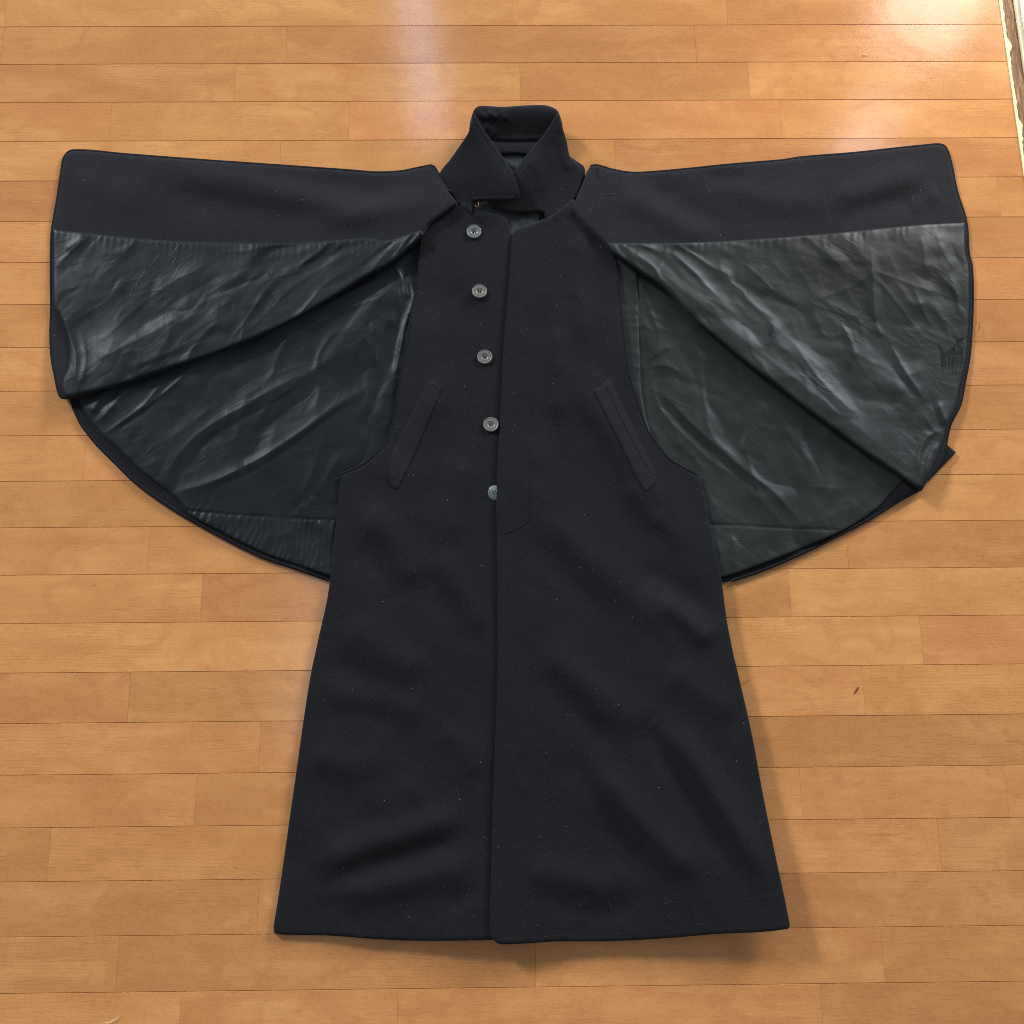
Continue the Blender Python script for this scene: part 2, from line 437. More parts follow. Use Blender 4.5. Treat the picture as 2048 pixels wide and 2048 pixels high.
def cloth(name, outline, zf, m, parent, sp=4.0, edge_r=7.0, edge_drop=2.5, thick=3.0, step=None, jitter=0.25, org=ORG):
    """piece of cloth: outline in photo px, zf(P)->height mm, rounded rim, closed underside"""
    C = spline(outline, step or sp * 1.1, True)
    lo, hi = C.min(0), C.max(0)
    xs = np.arange(lo[0], hi[0], sp); ys = np.arange(lo[1], hi[1], sp * 0.866)
    gx, gy = np.meshgrid(xs, ys); gx = gx + (np.arange(len(ys)) % 2)[:, None] * sp * 0.5
    G = np.stack([gx.ravel(), gy.ravel()], 1)
    G += rng.uniform(-jitter, jitter, G.shape) * sp
    G = G[inside(G, C)]
    d, _, _ = poly_dist(G, C, True)
    G = G[d > max(sp * 0.75, edge_r * 0.75)]
    # rings just inside the rim so that it rounds off smoothly
    nrm = np.roll(C, -1, 0) - np.roll(C, 1, 0); nrm = np.stack([-nrm[:, 1], nrm[:, 0]], 1)
    nrm /= np.linalg.norm(nrm, axis=1)[:, None] + 1e-9
    tst = C + nrm * 0.5
    if inside(tst, C).mean() < 0.5: nrm = -nrm
    rings = []
    for q in (0.12, 0.38):
        R = C + nrm * edge_r * q; R = R[inside(R, C)]
        dr, _, _ = poly_dist(R, C, True)
        rings.append(R[dr > edge_r * q * 0.85])
    allp = np.concatenate([C] + rings + [G])
    n = len(C)
    ed = [(i, (i + 1) % n) for i in range(n)]
    r = delaunay_2d_cdt([Vector(p) for p in allp], ed, [], 1, 1e-5)
    V2 = np.array([(v.x, v.y) for v in r[0]]); faces = [list(f) for f in r[2]]
    d, _, _ = poly_dist(V2, C, True)
    z = zf(V2)
    q = np.clip(1 - d / edge_r, 0, 1)
    z = z - edge_drop * (1 - np.sqrt(np.clip(1 - q * q, 0, 1)))
    V = at(V2, z * 0.001) - org
    # orient faces up
    a = V2[[f[0] for f in faces]]; bb = V2[[f[1] for f in faces]]; c = V2[[f[2] for f in faces]]
    cr = (bb[:, 0] - a[:, 0]) * (c[:, 1] - a[:, 1]) - (bb[:, 1] - a[:, 1]) * (c[:, 0] - a[:, 0])
    faces = [f if k < 0 else f[::-1] for f, k in zip(faces, cr)]
    # rim loop -> side wall and underside
    cnt = {}
    for f in faces:
        for i in range(len(f)):
            e = (f[i], f[(i + 1) % len(f)]); cnt[e] = 1
    rim = [e for e in cnt if (e[1], e[0]) not in cnt]
    ids = sorted({i for e in rim for i in e}); nv = len(V)
    low = V[ids].copy(); low[:, 2] -= thick * 0.001
    mp = {i: nv + k for k, i in enumerate(ids)}
    walls = [[e[1], e[0], mp[e[0]], mp[e[1]]] for e in rim]
    rr = delaunay_2d_cdt([Vector(V2[i]) for i in ids], [(mp[a] - nv, mp[b] - nv) for a, b in rim], [], 1, 1e-5)
    und = []
    if len(rr[0]) == len(ids):
        for f in rr[2]:
            und.append([nv + i for i in f])
    me = bpy.data.meshes.new(name)
    me.from_pydata(np.concatenate([V, low]).tolist(), [], faces + walls)
    me.update()
    return new_obj(name, me, m, parent)


def tube_pts(W3, rad, ns=8, flat=1.0):
    """tube along world polyline; rad scalar or array; flat = height factor"""
    W3 = np.asarray(W3, float); n = len(W3)
    rad = np.broadcast_to(np.asarray(rad, float), (n,))
    T = np.gradient(W3, axis=0); T /= np.linalg.norm(T, axis=1)[:, None] + 1e-12
    up = np.array([0, 0, 1.0])
    Sd = np.cross(T, up); Sd /= np.linalg.norm(Sd, axis=1)[:, None] + 1e-12
    U = np.cross(Sd, T)
    V = []; F = []
    for k in range(ns):
        a = 2 * math.pi * k / ns
        V.append(W3 + Sd * (math.cos(a) * rad)[:, None] + U * (math.sin(a) * rad * flat)[:, None])
    V = np.stack(V, 1).reshape(-1, 3)
    for i in range(n - 1):
        for k in range(ns):
            F.append([i * ns + k, i * ns + (k + 1) % ns, (i + 1) * ns + (k + 1) % ns, (i + 1) * ns + k])
    F.append(list(range(ns))[::1]); F.append([(n - 1) * ns + k for k in range(ns)][::-1])
    return V, F


def cord(name, pts, zf, rad_mm, m, parent, flat=0.7, step=5, wob=0.0, org=ORG, ns=8, raw=False):
    C = pts if raw else spline(pts, step)
    if wob: C = C + np.stack([vnoise(C, 9, 3, 2), vnoise(C, 9, 4, 2)], 1) * wob
    z = zf(C) if callable(zf) else np.full(len(C), float(zf))
    W3 = at(C, z * 0.001) - org
    V, F = tube_pts(W3, rad_mm * 0.001, ns, flat)
    me = bpy.data.meshes.new(name); me.from_pydata(V.tolist(), [], F); me.update()
    return new_obj(name, me, m, parent)


def merge_tubes(name, lst, m, parent, org=ORG):
    VV = []; FF = []; o = 0
    for W3, r in lst:
        V, F = tube_pts(np.asarray(W3) - org, r, 5); VV.append(V); FF += [[i + o for i in f] for f in F]; o += len(V)
    me = bpy.data.meshes.new(name); me.from_pydata(np.concatenate(VV).tolist(), [], FF); me.update()
    return new_obj(name, me, m, parent)


def tag(o, label=None, cat=None, kind=None, group=None):
    for k, v in (('label', label), ('category', cat), ('kind', kind), ('group', group)):
        if v: o[k] = v
    return o


# ------------------------------------------------------------------ the floor, board by board
SA, SB = at1(1999.5, 0), at1(2042.5, 300)       # the right end of the floor along the sill
SLOPE = (SB.x - SA.x) / (SB.y - SA.y)


def sill_x(y):
    return SA.x + (y - SA.y) * SLOPE


XL = -1.35
me = bpy.data.meshes.new("floor")
yt, yb = Y0 + 3.2 * PW, Y0 - 25 * PW
me.from_pydata([(XL, yb, -0.0010), (sill_x(yb), yb, -0.0010), (sill_x(yt), yt, -0.0010), (XL, yt, -0.0010)], [], [(0, 1, 2, 3)])
floor = new_obj("floor", me, M_SUB, None, False)
tag(floor, kind='structure')

JOINTS = {-2: [300, 1100], -1: [700, 1650], 0: [12, 1036, 1453], 1: [5, 573, 1391], 2: [470, 1040, 1498], 3: [221, 698, 1560],
          4: [560, 1230], 5: [330, 1050, 1997], 6: [700, 1400], 7: [420, 1180], 8: [820, 1500], 9: [500, 1250],
          10: [350, 900, 1400], 11: [170, 700, 1330], 12: [560, 1180], 13: [297, 900, 1694], 14: [403, 980, 1580],
          15: [760, 1300, 1843], 16: [258, 900, 1727], 17: [519, 1230], 18: [391, 1010, 1602, 2013], 19: [98, 760, 1300, 1878],
          20: [516, 1110], 21: [235, 1071, 1766], 22: [359, 795, 1644], 23: [520, 1300], 24: [150, 980, 1800]}


def board(x0, x1, ytop, ybot, slant, m):
    g = 0.0006; c = 0.00028; ge = 0.00008
    ya, yb_ = ytop - g / 2, ybot + g / 2
    x0 += ge
    R = (lambda y: sill_x(y)) if slant else (lambda y: x1 - ge)
    cx, cy = x0, (ytop + ybot) / 2
    z0, z1, z2 = -0.004, -0.0004, 0.0
    def ring(dx, dy, z):
        return [(x0 + dx - cx, yb_ + dy - cy, z), (R(yb_) - dx - cx, yb_ + dy - cy, z),
                (R(ya) - dx - cx, ya - dy - cy, z), (x0 + dx - cx, ya - dy - cy, z)]
    V = ring(0, 0, z0) + ring(0, 0, z1) + ring(0.00005, c, z2)
    F = []
    for k in (0, 4):
        for i in range(4):
            j = (i + 1) % 4
            F.append((k + i, k + j, k + 4 + j, k + 4 + i))
    F.append((8, 9, 10, 11))
    me = bpy.data.meshes.new("plank"); me.from_pydata(V, [], F); me.update()
    o = new_obj("plank", me, m, floor, False); o.location = (cx, cy, random.uniform(-0.00012, 0.00012))
    return o


for k, js in JOINTS.items():
    ytop = Y0 - (k - 1) * PW; ybot = Y0 - k * PW; yc = (ytop + ybot) / 2
    # the joint position at this row's middle
    def row_px(x):
        # photo y where this row's middle crosses photo column x
        y = 1000.0
        for _ in range(12):
            p = at1(x, y); y += (p.y - yc) * 1290
        return y
    xs = [XL] + sorted(at1(x, row_px(x)).x for x in js)
    for i, x0 in enumerate(xs):
        last = i == len(xs) - 1
        x1 = xs[i + 1] if not last else 9
        px = js[i - 1] if i else -99
        board(x0, x1, ytop, ybot, last, M_KNOT if (k == 16 and not last and x1 > 0 and i == len(xs) - 2) else M_BOARD)

# ------------------------------------------------------------------ the sill along the right edge
def sill_mat():
    m, nt, b = mat("weathered_sill_wood"); L = nt.links
    tc = node(nt, 'ShaderNodeTexCoord'); mp = node(nt, 'ShaderNodeMapping'); mp.inputs['Scale'].default_value = (60, 7, 1)
    mp.inputs['Rotation'].default_value = (0, 0, 0.06)
    L.new(tc.outputs['Object'], mp.inputs[0])
    n = node(nt, 'ShaderNodeTexNoise'); n.inputs['Scale'].default_value = 3; n.inputs['Detail'].default_value = 5; n.inputs['Distortion'].default_value = 1.2
    L.new(mp.outputs[0], n.inputs['Vector'])
    c = ramp(nt, n.outputs['Fac'], [(0.3, (0.10, 0.045, 0.02)), (0.5, (0.22, 0.115, 0.055)), (0.7, (0.42, 0.25, 0.12))])
    L.new(c, b.inputs['Base Color']); b.inputs['Roughness'].default_value = 0.7
    bp = bump(nt, b, n.outputs['Fac'], 0.002, 0.7); L.new(bp.outputs[0], b.inputs['Normal'])
    return m


M_SILL = sill_mat()
M_PAINT = plain("chipped_cream_paint", (0.82, 0.70, 0.42), 0.6, 0.3, 0, 60, 0.12, 0.001)
M_WHITE = plain("white_painted_rail", (0.85, 0.83, 0.78), 0.5, 0.4, 0, 30, 0.05)
M_CREAM = plain("cream_rail", (0.80, 0.70, 0.48), 0.5, 0.4, 0, 40, 0.1)

sill = bpy.data.objects.new("door_sill", None); S.collection.objects.link(sill)
sc0 = at1(2030, 150); sill.location = (sc0.x, sc0.y, 0)
tag(sill, "worn brown wooden door sill with chipped cream paint along the right edge of the floor", "door sill")
YS = np.linspace(SA.y + 0.55, SB.y - 1.1, 300)


def strip(name, left, right, ztop, zbot, m):
    """a long bar beside the floor; left/right: arrays of x offset from the floor end (m)"""
    V = []; F = []
    for i, y in enumerate(YS):
        x = sill_x(y)
        for dx, z in ((left[i], zbot), (left[i], ztop - 0.0006), (left[i] + 0.0006, ztop), (right[i] - 0.0006, ztop), (right[i], ztop - 0.0006), (right[i], zbot)):
            V.append((x + dx - sill.location.x, y - sill.location.y, z))
    for i in range(len(YS) - 1):
        for k in range(5):
            F.append((i * 6 + k, i * 6 + k + 1, i * 6 + 7 + k, i * 6 + 6 + k))
    F.append(tuple(range(6))); F.append(tuple((len(YS) - 1) * 6 + k for k in range(6))[::-1])
    me = bpy.data.meshes.new(name); me.from_pydata(V, [], [f[::-1] for f in F]); me.update()
    return new_obj(name, me, m, sill, False)


one = np.ones(len(YS))
jag = np.abs(np.convolve(rng.normal(0, 1, len(YS)), [0.3, 0.4, 0.3], 'same')) ** 1.5 * 0.0048
strip("sill_board", one * 0.0008, one * 0.024, -0.0010, -0.02, M_SILL)
tag(strip("paint_edge", -one * 0.0022, one * 0.0022 + np.clip(jag, 0, 0.007), 0.0016, -0.0006, M_PAINT), "chipped cream paint edge")
strip("inner_rail", one * 0.0245, one * 0.032, 0.004, -0.02, M_CREAM)
strip("outer_rail", one * 0.0325, one * 0.16, 0.012, -0.02, M_WHITE)

# ------------------------------------------------------------------ the coat: outlines (photo px)
coat = bpy.data.objects.new("inverness_coat", None); S.collection.objects.link(coat)
coat.location = ORIGIN
tag(coat, "black wool caped overcoat laid open on the floor with its satin cape lining spread", "coat")

FRONT_EDGE = [(1061, 449, 1), (1040, 455), (1030, 460), (1025.6, 468), (1022.5, 495), (1021, 521), (1016, 585), (1008, 685), (1002.5, 796), (998, 880),
              (994.5, 940), (993, 1006), (994, 1068), (995, 1151), (995, 1260), (995, 1348), (989, 1529), (983, 1710), (980.4, 1848), (983, 1872), (991, 1884), (1000, 1888)]
HEM_R = [(1008.7, 1889), (1060, 1886.5), (1108.7, 1883), (1217, 1882.4), (1326, 1877), (1435, 1868), (1525, 1864), (1576, 1858, 1), (1580.4, 1852, 1)]
SIDE_R = [(1568.8, 1793.6), (1550.7, 1710), (1525, 1583.5), (1503.6, 1467.6), (1476.4, 1348), (1465, 1300), (1452, 1230), (1443, 1161.6), (1423, 1067), (1408.7, 991), (1396, 949.6, 1)]
ARM_R = [(1372.5, 938), (1359, 931), (1336, 916), (1318, 894), (1298, 866), (1279.7, 818), (1265, 774), (1255, 735), (1250.5, 695), (1245, 651), (1238, 579), (1230.7, 520)]
ARM_L = [(847, 459), (841, 506), (836, 560), (825, 615), (814, 687), (805, 735), (796, 787), (787, 843), (774, 883), (747, 912), (722, 931), (700, 941), (683, 948, 1)]
SIDE_L = [(676, 1007), (668.7, 1080), (661, 1152), (654, 1200), (638, 1272), (621.7, 1348), (610, 1420), (595.6, 1522), (577.5, 1649), (559.4, 1775.5), (547, 1854, 1), (547.5, 1866, 1)]
HEM_L = [(570, 1869.5), (653.6, 1871), (762, 1879), (853, 1882), (943.5, 1881), (983, 1880)]

RIGHT_PANEL = FRONT_EDGE + HEM_R + SIDE_R + ARM_R + [(1205, 470), (1175, 425), (1146, 398, 1), (1128, 412), (1108, 428), (1090, 437, 1)]
LEFT_PANEL = [(905, 402, 1), (925, 412), (943, 424), (949, 421, 1), (963.5, 424), (994.6, 428), (1009, 432), (1017, 442), (1021, 463), (1045, 500), (1042, 700), (1034, 900), (1030, 1150),
              (1030, 1400), (1022, 1700), (1020, 1876, 1)] + HEM_L[::-1] + SIDE_L[::-1] + ARM_L[::-1] + [(856, 438), (878, 418)]

# ---- cape, viewer's left
FLAP_L_TOP = [(145, 301), (253.6, 309), (398.5, 320), (543, 330), (700, 341), (752, 345), (800, 343), (836, 336), (861, 331, 1), (868, 334), (879, 354), (897, 383), (915, 406, 1)]
FLAP_L_FOLD = [(894, 421), (861, 446), (849, 462), (846, 470), (824, 490), (784, 524), (735, 551), (690, 579), (640, 609), (567, 649), (495, 681), (422, 709), (350, 732), (277, 757), (223, 774), (161, 790), (136, 796, 1)]
FLAP_L_HEM = [(124, 795), (117, 782), (111, 754), (104, 717), (101.5, 670), (103, 616), (102.5, 562), (102.5, 507), (104.3, 460), (109, 432), (116, 391), (123, 344), (129, 314)]
FLAP_L = FLAP_L_TOP + FLAP_L_FOLD + FLAP_L_HEM
SEAM_L = [(108, 459), (181, 467), (290, 478), (398.5, 484), (507, 485.5), (616, 485), (700, 478), (745, 476), (767, 481.5)]
LIN_L = [(107, 459, 1)] + SEAM_L[1:] + [(800, 474), (843, 459, 1), (848, 469, 1), (824, 489), (784, 523), (735, 550), (690, 578), (640, 608), (567, 648), (495, 680), (422, 708), (350, 731), (277, 756), (223, 773), (161, 788), (133, 792),
         (125, 777), (127, 758), (136, 735), (139, 700), (133, 661), (120, 630), (109, 612), (107, 562), (107, 507)]
BACK_L = [(145, 770, 1), (141.5, 797), (150.6, 822), (165, 851), (194, 888), (230, 924), (266.5, 960), (313.6, 996), (368, 1031), (422, 1061.6), (476.7, 1090.6), (531, 1116), (585, 1134), (658, 1159.4, 1),
          (720, 1165, 1), (730, 960), (800, 900), (840, 760), (870, 520), (862, 430, 1), (700, 530), (560, 620), (350, 700)]
BLIN_L = [(160, 780, 1), (160, 803), (176, 834), (205, 870), (243, 905), (280, 940), (327, 976), (362, 1005), (378, 1028), (428, 1056), (480, 1083), (533, 1108), (586, 1126.5), (659, 1151, 1),
          (715, 1158, 1), (722, 960), (795, 900), (836, 760), (866, 520), (858, 440, 1), (700, 535), (560, 625), (350, 706)]
BSEAM_L = [(371, 1021.5), (450, 1028), (540, 1034), (610, 1038), (672, 1040), (715, 1042)]

# ---- cape, viewer's right
FLAP_R_TOP = [(1142, 419, 1), (1158, 383), (1167, 361), (1174, 343), (1181, 332, 1), (1195, 331), (1223, 339), (1259.7, 345.5), (1303, 344.5), (1380, 337.6), (1456.7, 329.7), (1565, 320.6), (1601.6, 315), (1710, 306), (1801, 296), (1855, 290.5), (1880.6, 289)]
FLAP_R_HEM = [(1891.5, 295), (1902, 326), (1913, 380), (1928, 427.5), (1934, 456.5), (1937, 507), (1943, 532.6), (1945, 598), (1942, 672), (1938, 716), (1928.6, 766.7), (1919.6, 810), (1901.5, 846), (1895, 870), (1890, 895), (1878, 925), (1858, 958), (1845, 979, 1)]
FLAP_R_FOLD = [(1832.6, 973), (1789, 944), (1735, 908), (1662, 853.6), (1608, 814), (1553.6, 770), (1499, 730), (1445, 685), (1390.6, 640), (1332, 580), (1274, 538.7), (1231, 508), (1202, 481), (1173, 453.6)]
FLAP_R = FLAP_R_TOP + FLAP_R_HEM + FLAP_R_FOLD
SEAM_R = [(1228, 486), (1296, 486), (1380, 485), (1456.7, 482), (1565, 474.6), (1674, 465.6), (1783, 454.7), (1855, 448.5), (1931, 444)]
LIN_R = [(1214, 486, 1)] + SEAM_R[1:-1] + [(1929, 445, 1), (1931, 507), (1937, 533), (1938, 598), (1935, 672), (1931, 716), (1920, 766), (1910, 812), (1893, 848), (1887, 872), (1880, 893), (1866, 925), (1850, 955), (1840, 973, 1),
         (1832, 971), (1789, 942), (1735, 906), (1662, 851.6), (1608, 812), (1553.6, 768), (1499, 728), (1445, 683), (1390.6, 638), (1332, 578), (1274, 536.7), (1231, 506)]
BACK_R = [(1140, 430, 1), (1200, 420), (1420, 560), (1700, 760), (1880, 878, 1), (1894, 889, 1), (1912, 905, 1), (1882, 936), (1842, 976), (1807, 996), (1735, 1040), (1662, 1078), (1590, 1113), (1517, 1143.5), (1463, 1161), (1400, 1172, 1),
          (1370, 1000, 1), (1300, 930), (1240, 800), (1215, 600)]
BLIN_R = [(1148, 440, 1), (1205, 430), (1420, 570), (1700, 770), (1862, 890, 1), (1840, 930), (1804, 964), (1753, 1016.7), (1698.6, 1054), (1626, 1087), (1535.5, 1123), (1463, 1149), (1405, 1162, 1),
          (1375, 1000, 1), (1305, 930), (1245, 800), (1220, 600)]
BSEAM_R = [(1380, 1045), (1423, 1049), (1500, 1052), (1580, 1057), (1672, 1060)]

# ---- fold lists: (points, height mm, sigma on the right-hand side of the path on the photo, sigma other side)
F_FLAP_L = [
    ([(621, 507), (458, 547), (350, 605), (277, 659), (223, 703)], -2.6, 9, 20),
    ([(600, 540), (440, 590), (330, 650), (205, 715), (160, 745)], 3.0, 22, 14),
    ([(422, 520), (314, 585), (205, 680)], 1.8, 14, 10),
    ([(123, 634), (150, 703), (147, 768)], 3.0, 8), ([(118, 640), (165, 690), (215, 740)], -1.6, 8),
    ([(160, 660), (172, 720), (155, 780)], 1.8, 6), ([(181, 470), (150, 495), (109, 536)], 1.8, 6), ([(200, 470), (160, 510), (112, 560)], -1.2, 7),
    ([(170, 468), (130, 500)], 1.0, 4), ([(535, 576), (500, 630), (458, 685)], 0.9, 3.0), ([(575, 583), (540, 620), (498, 660)], 0.8, 3.0),
    ([(560, 560), (530, 610), (520, 650)], -0.7, 3.5), ([(430, 660), (350, 700), (250, 740)], 1.8, 12),
    ([(640, 500), (600, 530), (560, 545)], 1.2, 5), ([(660, 520), (610, 545), (540, 560)], -1.2, 5), ([(700, 500), (620, 550), (560, 590)], 1.5, 8),
    ([(270, 480), (240, 520), (190, 560)], 0.8, 8), ([(690, 480), (672, 498), (655, 513)], 1.2, 3.5), ([(667, 484), (645, 506), (620, 516)], -1.6, 3.5),
    ([(545, 488), (500, 500), (450, 505)], 0.9, 5), ([(480, 500), (440, 520), (400, 545)], -0.9, 5), ([(620, 600), (660, 560), (700, 540)], 1.0, 5),
    ([(250, 560), (200, 610), (150, 640)], 1.2, 10), ([(390, 700), (330, 720), (260, 742)], -0.9, 5),
]
F_BACK_L = [
    ([(815, 535), (775, 556), (720, 588), (640, 632), (560, 675)], -4.0, 13), ([(812, 520), (806, 560), (800, 590)], -3.5, 7),
    ([(745, 768), (676, 808), (603.5, 862), (513, 920), (422, 964), (350, 985)], 3.4, 7, 14),
    ([(735, 790), (660, 835), (590, 888), (510, 940), (430, 975)], -2.0, 10),
    ([(640, 735), (560, 770), (495, 808), (404, 862), (350, 920), (328, 971)], 2.6, 9, 16),
    ([(600, 775), (500, 830), (420, 880), (370, 940)], -1.8, 10),
    ([(386, 728), (350, 768), (266.5, 830)], 1.3, 3.2), ([(328, 761), (285, 812), (212, 866)], 1.4, 3.2), ([(340, 765), (295, 818), (225, 868)], -1.0, 3.5),
    ([(219, 775), (195, 805), (180, 830)], 3.0, 8, 6), ([(255, 775), (225, 812), (197, 844)], 2.4, 9, 6), ([(237, 778), (208, 812), (188, 838)], -2.2, 5),
    ([(768, 541), (746, 564), (692, 588), (607, 631), (520, 676)], 3.0, 6, 8), ([(793, 552), (770, 587), (731, 603), (669, 626), (560, 690)], 3.2, 8, 10),
    ([(780, 560), (755, 580), (700, 602), (620, 640)], -2.0, 6), ([(790, 533), (802, 556), (815, 590), (823, 600)], 2.6, 4),
    ([(816, 545), (827, 580), (827, 601), (810, 650), (799, 704), (788, 760)], 3.6, 5), ([(803, 615), (792, 681), (782, 740)], -2.8, 9),
    ([(800, 560), (793, 620), (770, 660)], 1.6, 10), ([(760, 600), (745, 630), (735, 660)], -1.2, 9), ([(700, 650), (740, 690), (752, 720), (745, 760)], 0.9, 4),
    ([(700, 690), (640, 730), (560, 790), (480, 860)], 1.6, 14), ([(645, 880), (625, 940), (600, 1000)], 1.0, 7), ([(690, 900), (650, 960), (612, 1020)], 1.4, 9),
    ([(660, 905), (650, 940), (632, 1000)], -0.8, 5), ([(300, 905), (330, 955), (350, 990)], 0.8, 14), ([(450, 800), (380, 850), (300, 900)], 1.0, 14),
    ([(610, 700), (540, 740), (440, 800)], -1.0, 10),
]
F_FLAP_R = [
    ([(1250, 500), (1340, 560), (1440, 640), (1560, 735), (1690, 835), (1800, 920)], 3.2, 20, 26),
    ([(1348, 507), (1390, 545), (1431, 590)], 0.9, 3.5), ([(1486, 525), (1520, 555), (1551, 587)], 0.9, 3.5),
    ([(1300, 500), (1380, 570), (1470, 640), (1560, 700)], -1.6, 12), ([(1400, 520), (1480, 590), (1580, 680), (1650, 750)], 2.0, 16),
    ([(1743, 500), (1746, 547), (1750, 634), (1772, 690)], 2.2, 9, 5), ([(1760, 520), (1765, 600), (1785, 680)], -1.5, 10),
    ([(1760, 683), (1782, 730), (1836, 803)], -2.6, 6, 9), ([(1775, 672), (1800, 725), (1850, 800)], 2.2, 8, 5), ([(1764, 687), (1815, 697), (1865, 705)], -1.0, 4),
    ([(1590, 690), (1644, 763), (1717, 832)], 2.0, 9, 5), ([(1575, 700), (1630, 772), (1700, 845)], -1.4, 6), ([(1662, 742), (1700, 790), (1722, 825)], -1.2, 4),
    ([(1876, 803), (1886, 830), (1898, 855)], 3.0, 6), ([(1860, 790), (1872, 830), (1885, 862)], -2.4, 6), ([(1836, 950), (1840, 905), (1856, 872), (1880, 862)], 3.0, 6),
    ([(1850, 955), (1858, 915), (1880, 885)], 2.2, 5), ([(1845, 950), (1850, 905), (1870, 875)], -2.0, 5), ([(1800, 850), (1840, 860), (1880, 868)], -1.0, 8),
    ([(1743, 540), (1800, 560), (1880, 590)], 0.8, 4), ([(1743, 545), (1790, 600), (1850, 680)], 0.9, 4), ([(1743, 545), (1690, 580), (1620, 600)], 0.7, 5),
    ([(1840, 470), (1850, 510), (1845, 545)], 1.2, 6), ([(1870, 460), (1885, 500), (1910, 540)], 1.6, 8), ([(1900, 480), (1915, 520), (1930, 545)], -1.2, 6), ([(1870, 540), (1900, 570), (1925, 600)], 1.2, 6),
    ([(1825, 570), (1850, 630), (1868, 660)], 1.6, 6), ([(1668, 610), (1700, 660), (1718, 700)], -1.0, 5), ([(1680, 640), (1705, 690), (1710, 720)], 1.0, 4),
    ([(1538, 640), (1550, 665), (1536, 690)], 1.1, 4), ([(1500, 580), (1560, 640), (1610, 700), (1660, 740)], -0.9, 7), ([(1610, 600), (1660, 620), (1740, 640)], 0.6, 4),
    ([(1600, 500), (1660, 520), (1730, 520)], 0.8, 10), ([(1640, 470), (1655, 505), (1690, 540)], 0.8, 6), ([(1460, 490), (1440, 520), (1450, 560)], 0.8, 8),
    ([(1790, 760), (1810, 800), (1800, 850)], 1.0, 12), ([(1845, 825), (1860, 850), (1880, 870)], 0.9, 3),
]
F_BACK_R = [
    ([(1300, 777), (1329, 792), (1390, 854), (1481, 933), (1554, 991), (1608, 1056)], 3.6, 7, 14), ([(1320, 810), (1390, 875), (1470, 948), (1540, 1003)], -2.0, 8),
    ([(1307, 803), (1372, 875), (1440, 935), (1480, 952)], 1.8, 8), ([(1408, 835), (1430, 880), (1470, 915)], 0.9, 4),
    ([(1619, 850), (1613, 883), (1637, 937), (1655, 977)], -2.2, 5, 9), ([(1605, 850), (1600, 885), (1622, 935)], 1.8, 8), ([(1640, 850), (1690, 890), (1735, 915)], 2.6, 9), ([(1662, 868), (1700, 903), (1740, 925)], -1.8, 6),
    ([(1565, 870), (1590, 900), (1615, 925)], -0.8, 4), ([(1463, 1067), (1470, 1100), (1468, 1143)], 2.0, 5), ([(1475, 1067), (1485, 1100), (1478, 1143)], -1.2, 6),
    ([(1400, 960), (1430, 1010), (1440, 1045)], 1.0, 8), ([(1480, 960), (1530, 1010), (1570, 1050)], 1.4, 10), ([(1560, 1060), (1640, 1040), (1740, 1000)], 1.0, 16),
    ([(1280, 590), (1290, 640), (1310, 680)], 1.4, 8), ([(1290, 600), (1340, 620), (1390, 670)], 1.2, 14), ([(1295, 720), (1325, 700), (1345, 690)], 1.2, 5), ([(1295, 735), (1330, 730), (1360, 745)], 1.3, 5),
    ([(1290, 700), (1310, 715), (1300, 745)], -1.2, 5), ([(1300, 760), (1340, 755), (1400, 775)], -0.9, 6), ([(1420, 740), (1500, 790), (1560, 850)], 1.0, 20), ([(1480, 720), (1492, 760)], 0.8, 4),
    ([(1330, 830), (1350, 860), (1365, 900)], 1.0, 5), ([(1300, 840), (1330, 865), (1345, 900)], -0.8, 5), ([(1350, 880), (1400, 930), (1420, 980)], 0.8, 8), ([(1510, 1080), (1560, 1110)], -1.2, 12),
    ([(1650, 920), (1700, 950), (1770, 980)], 1.4, 18),
]
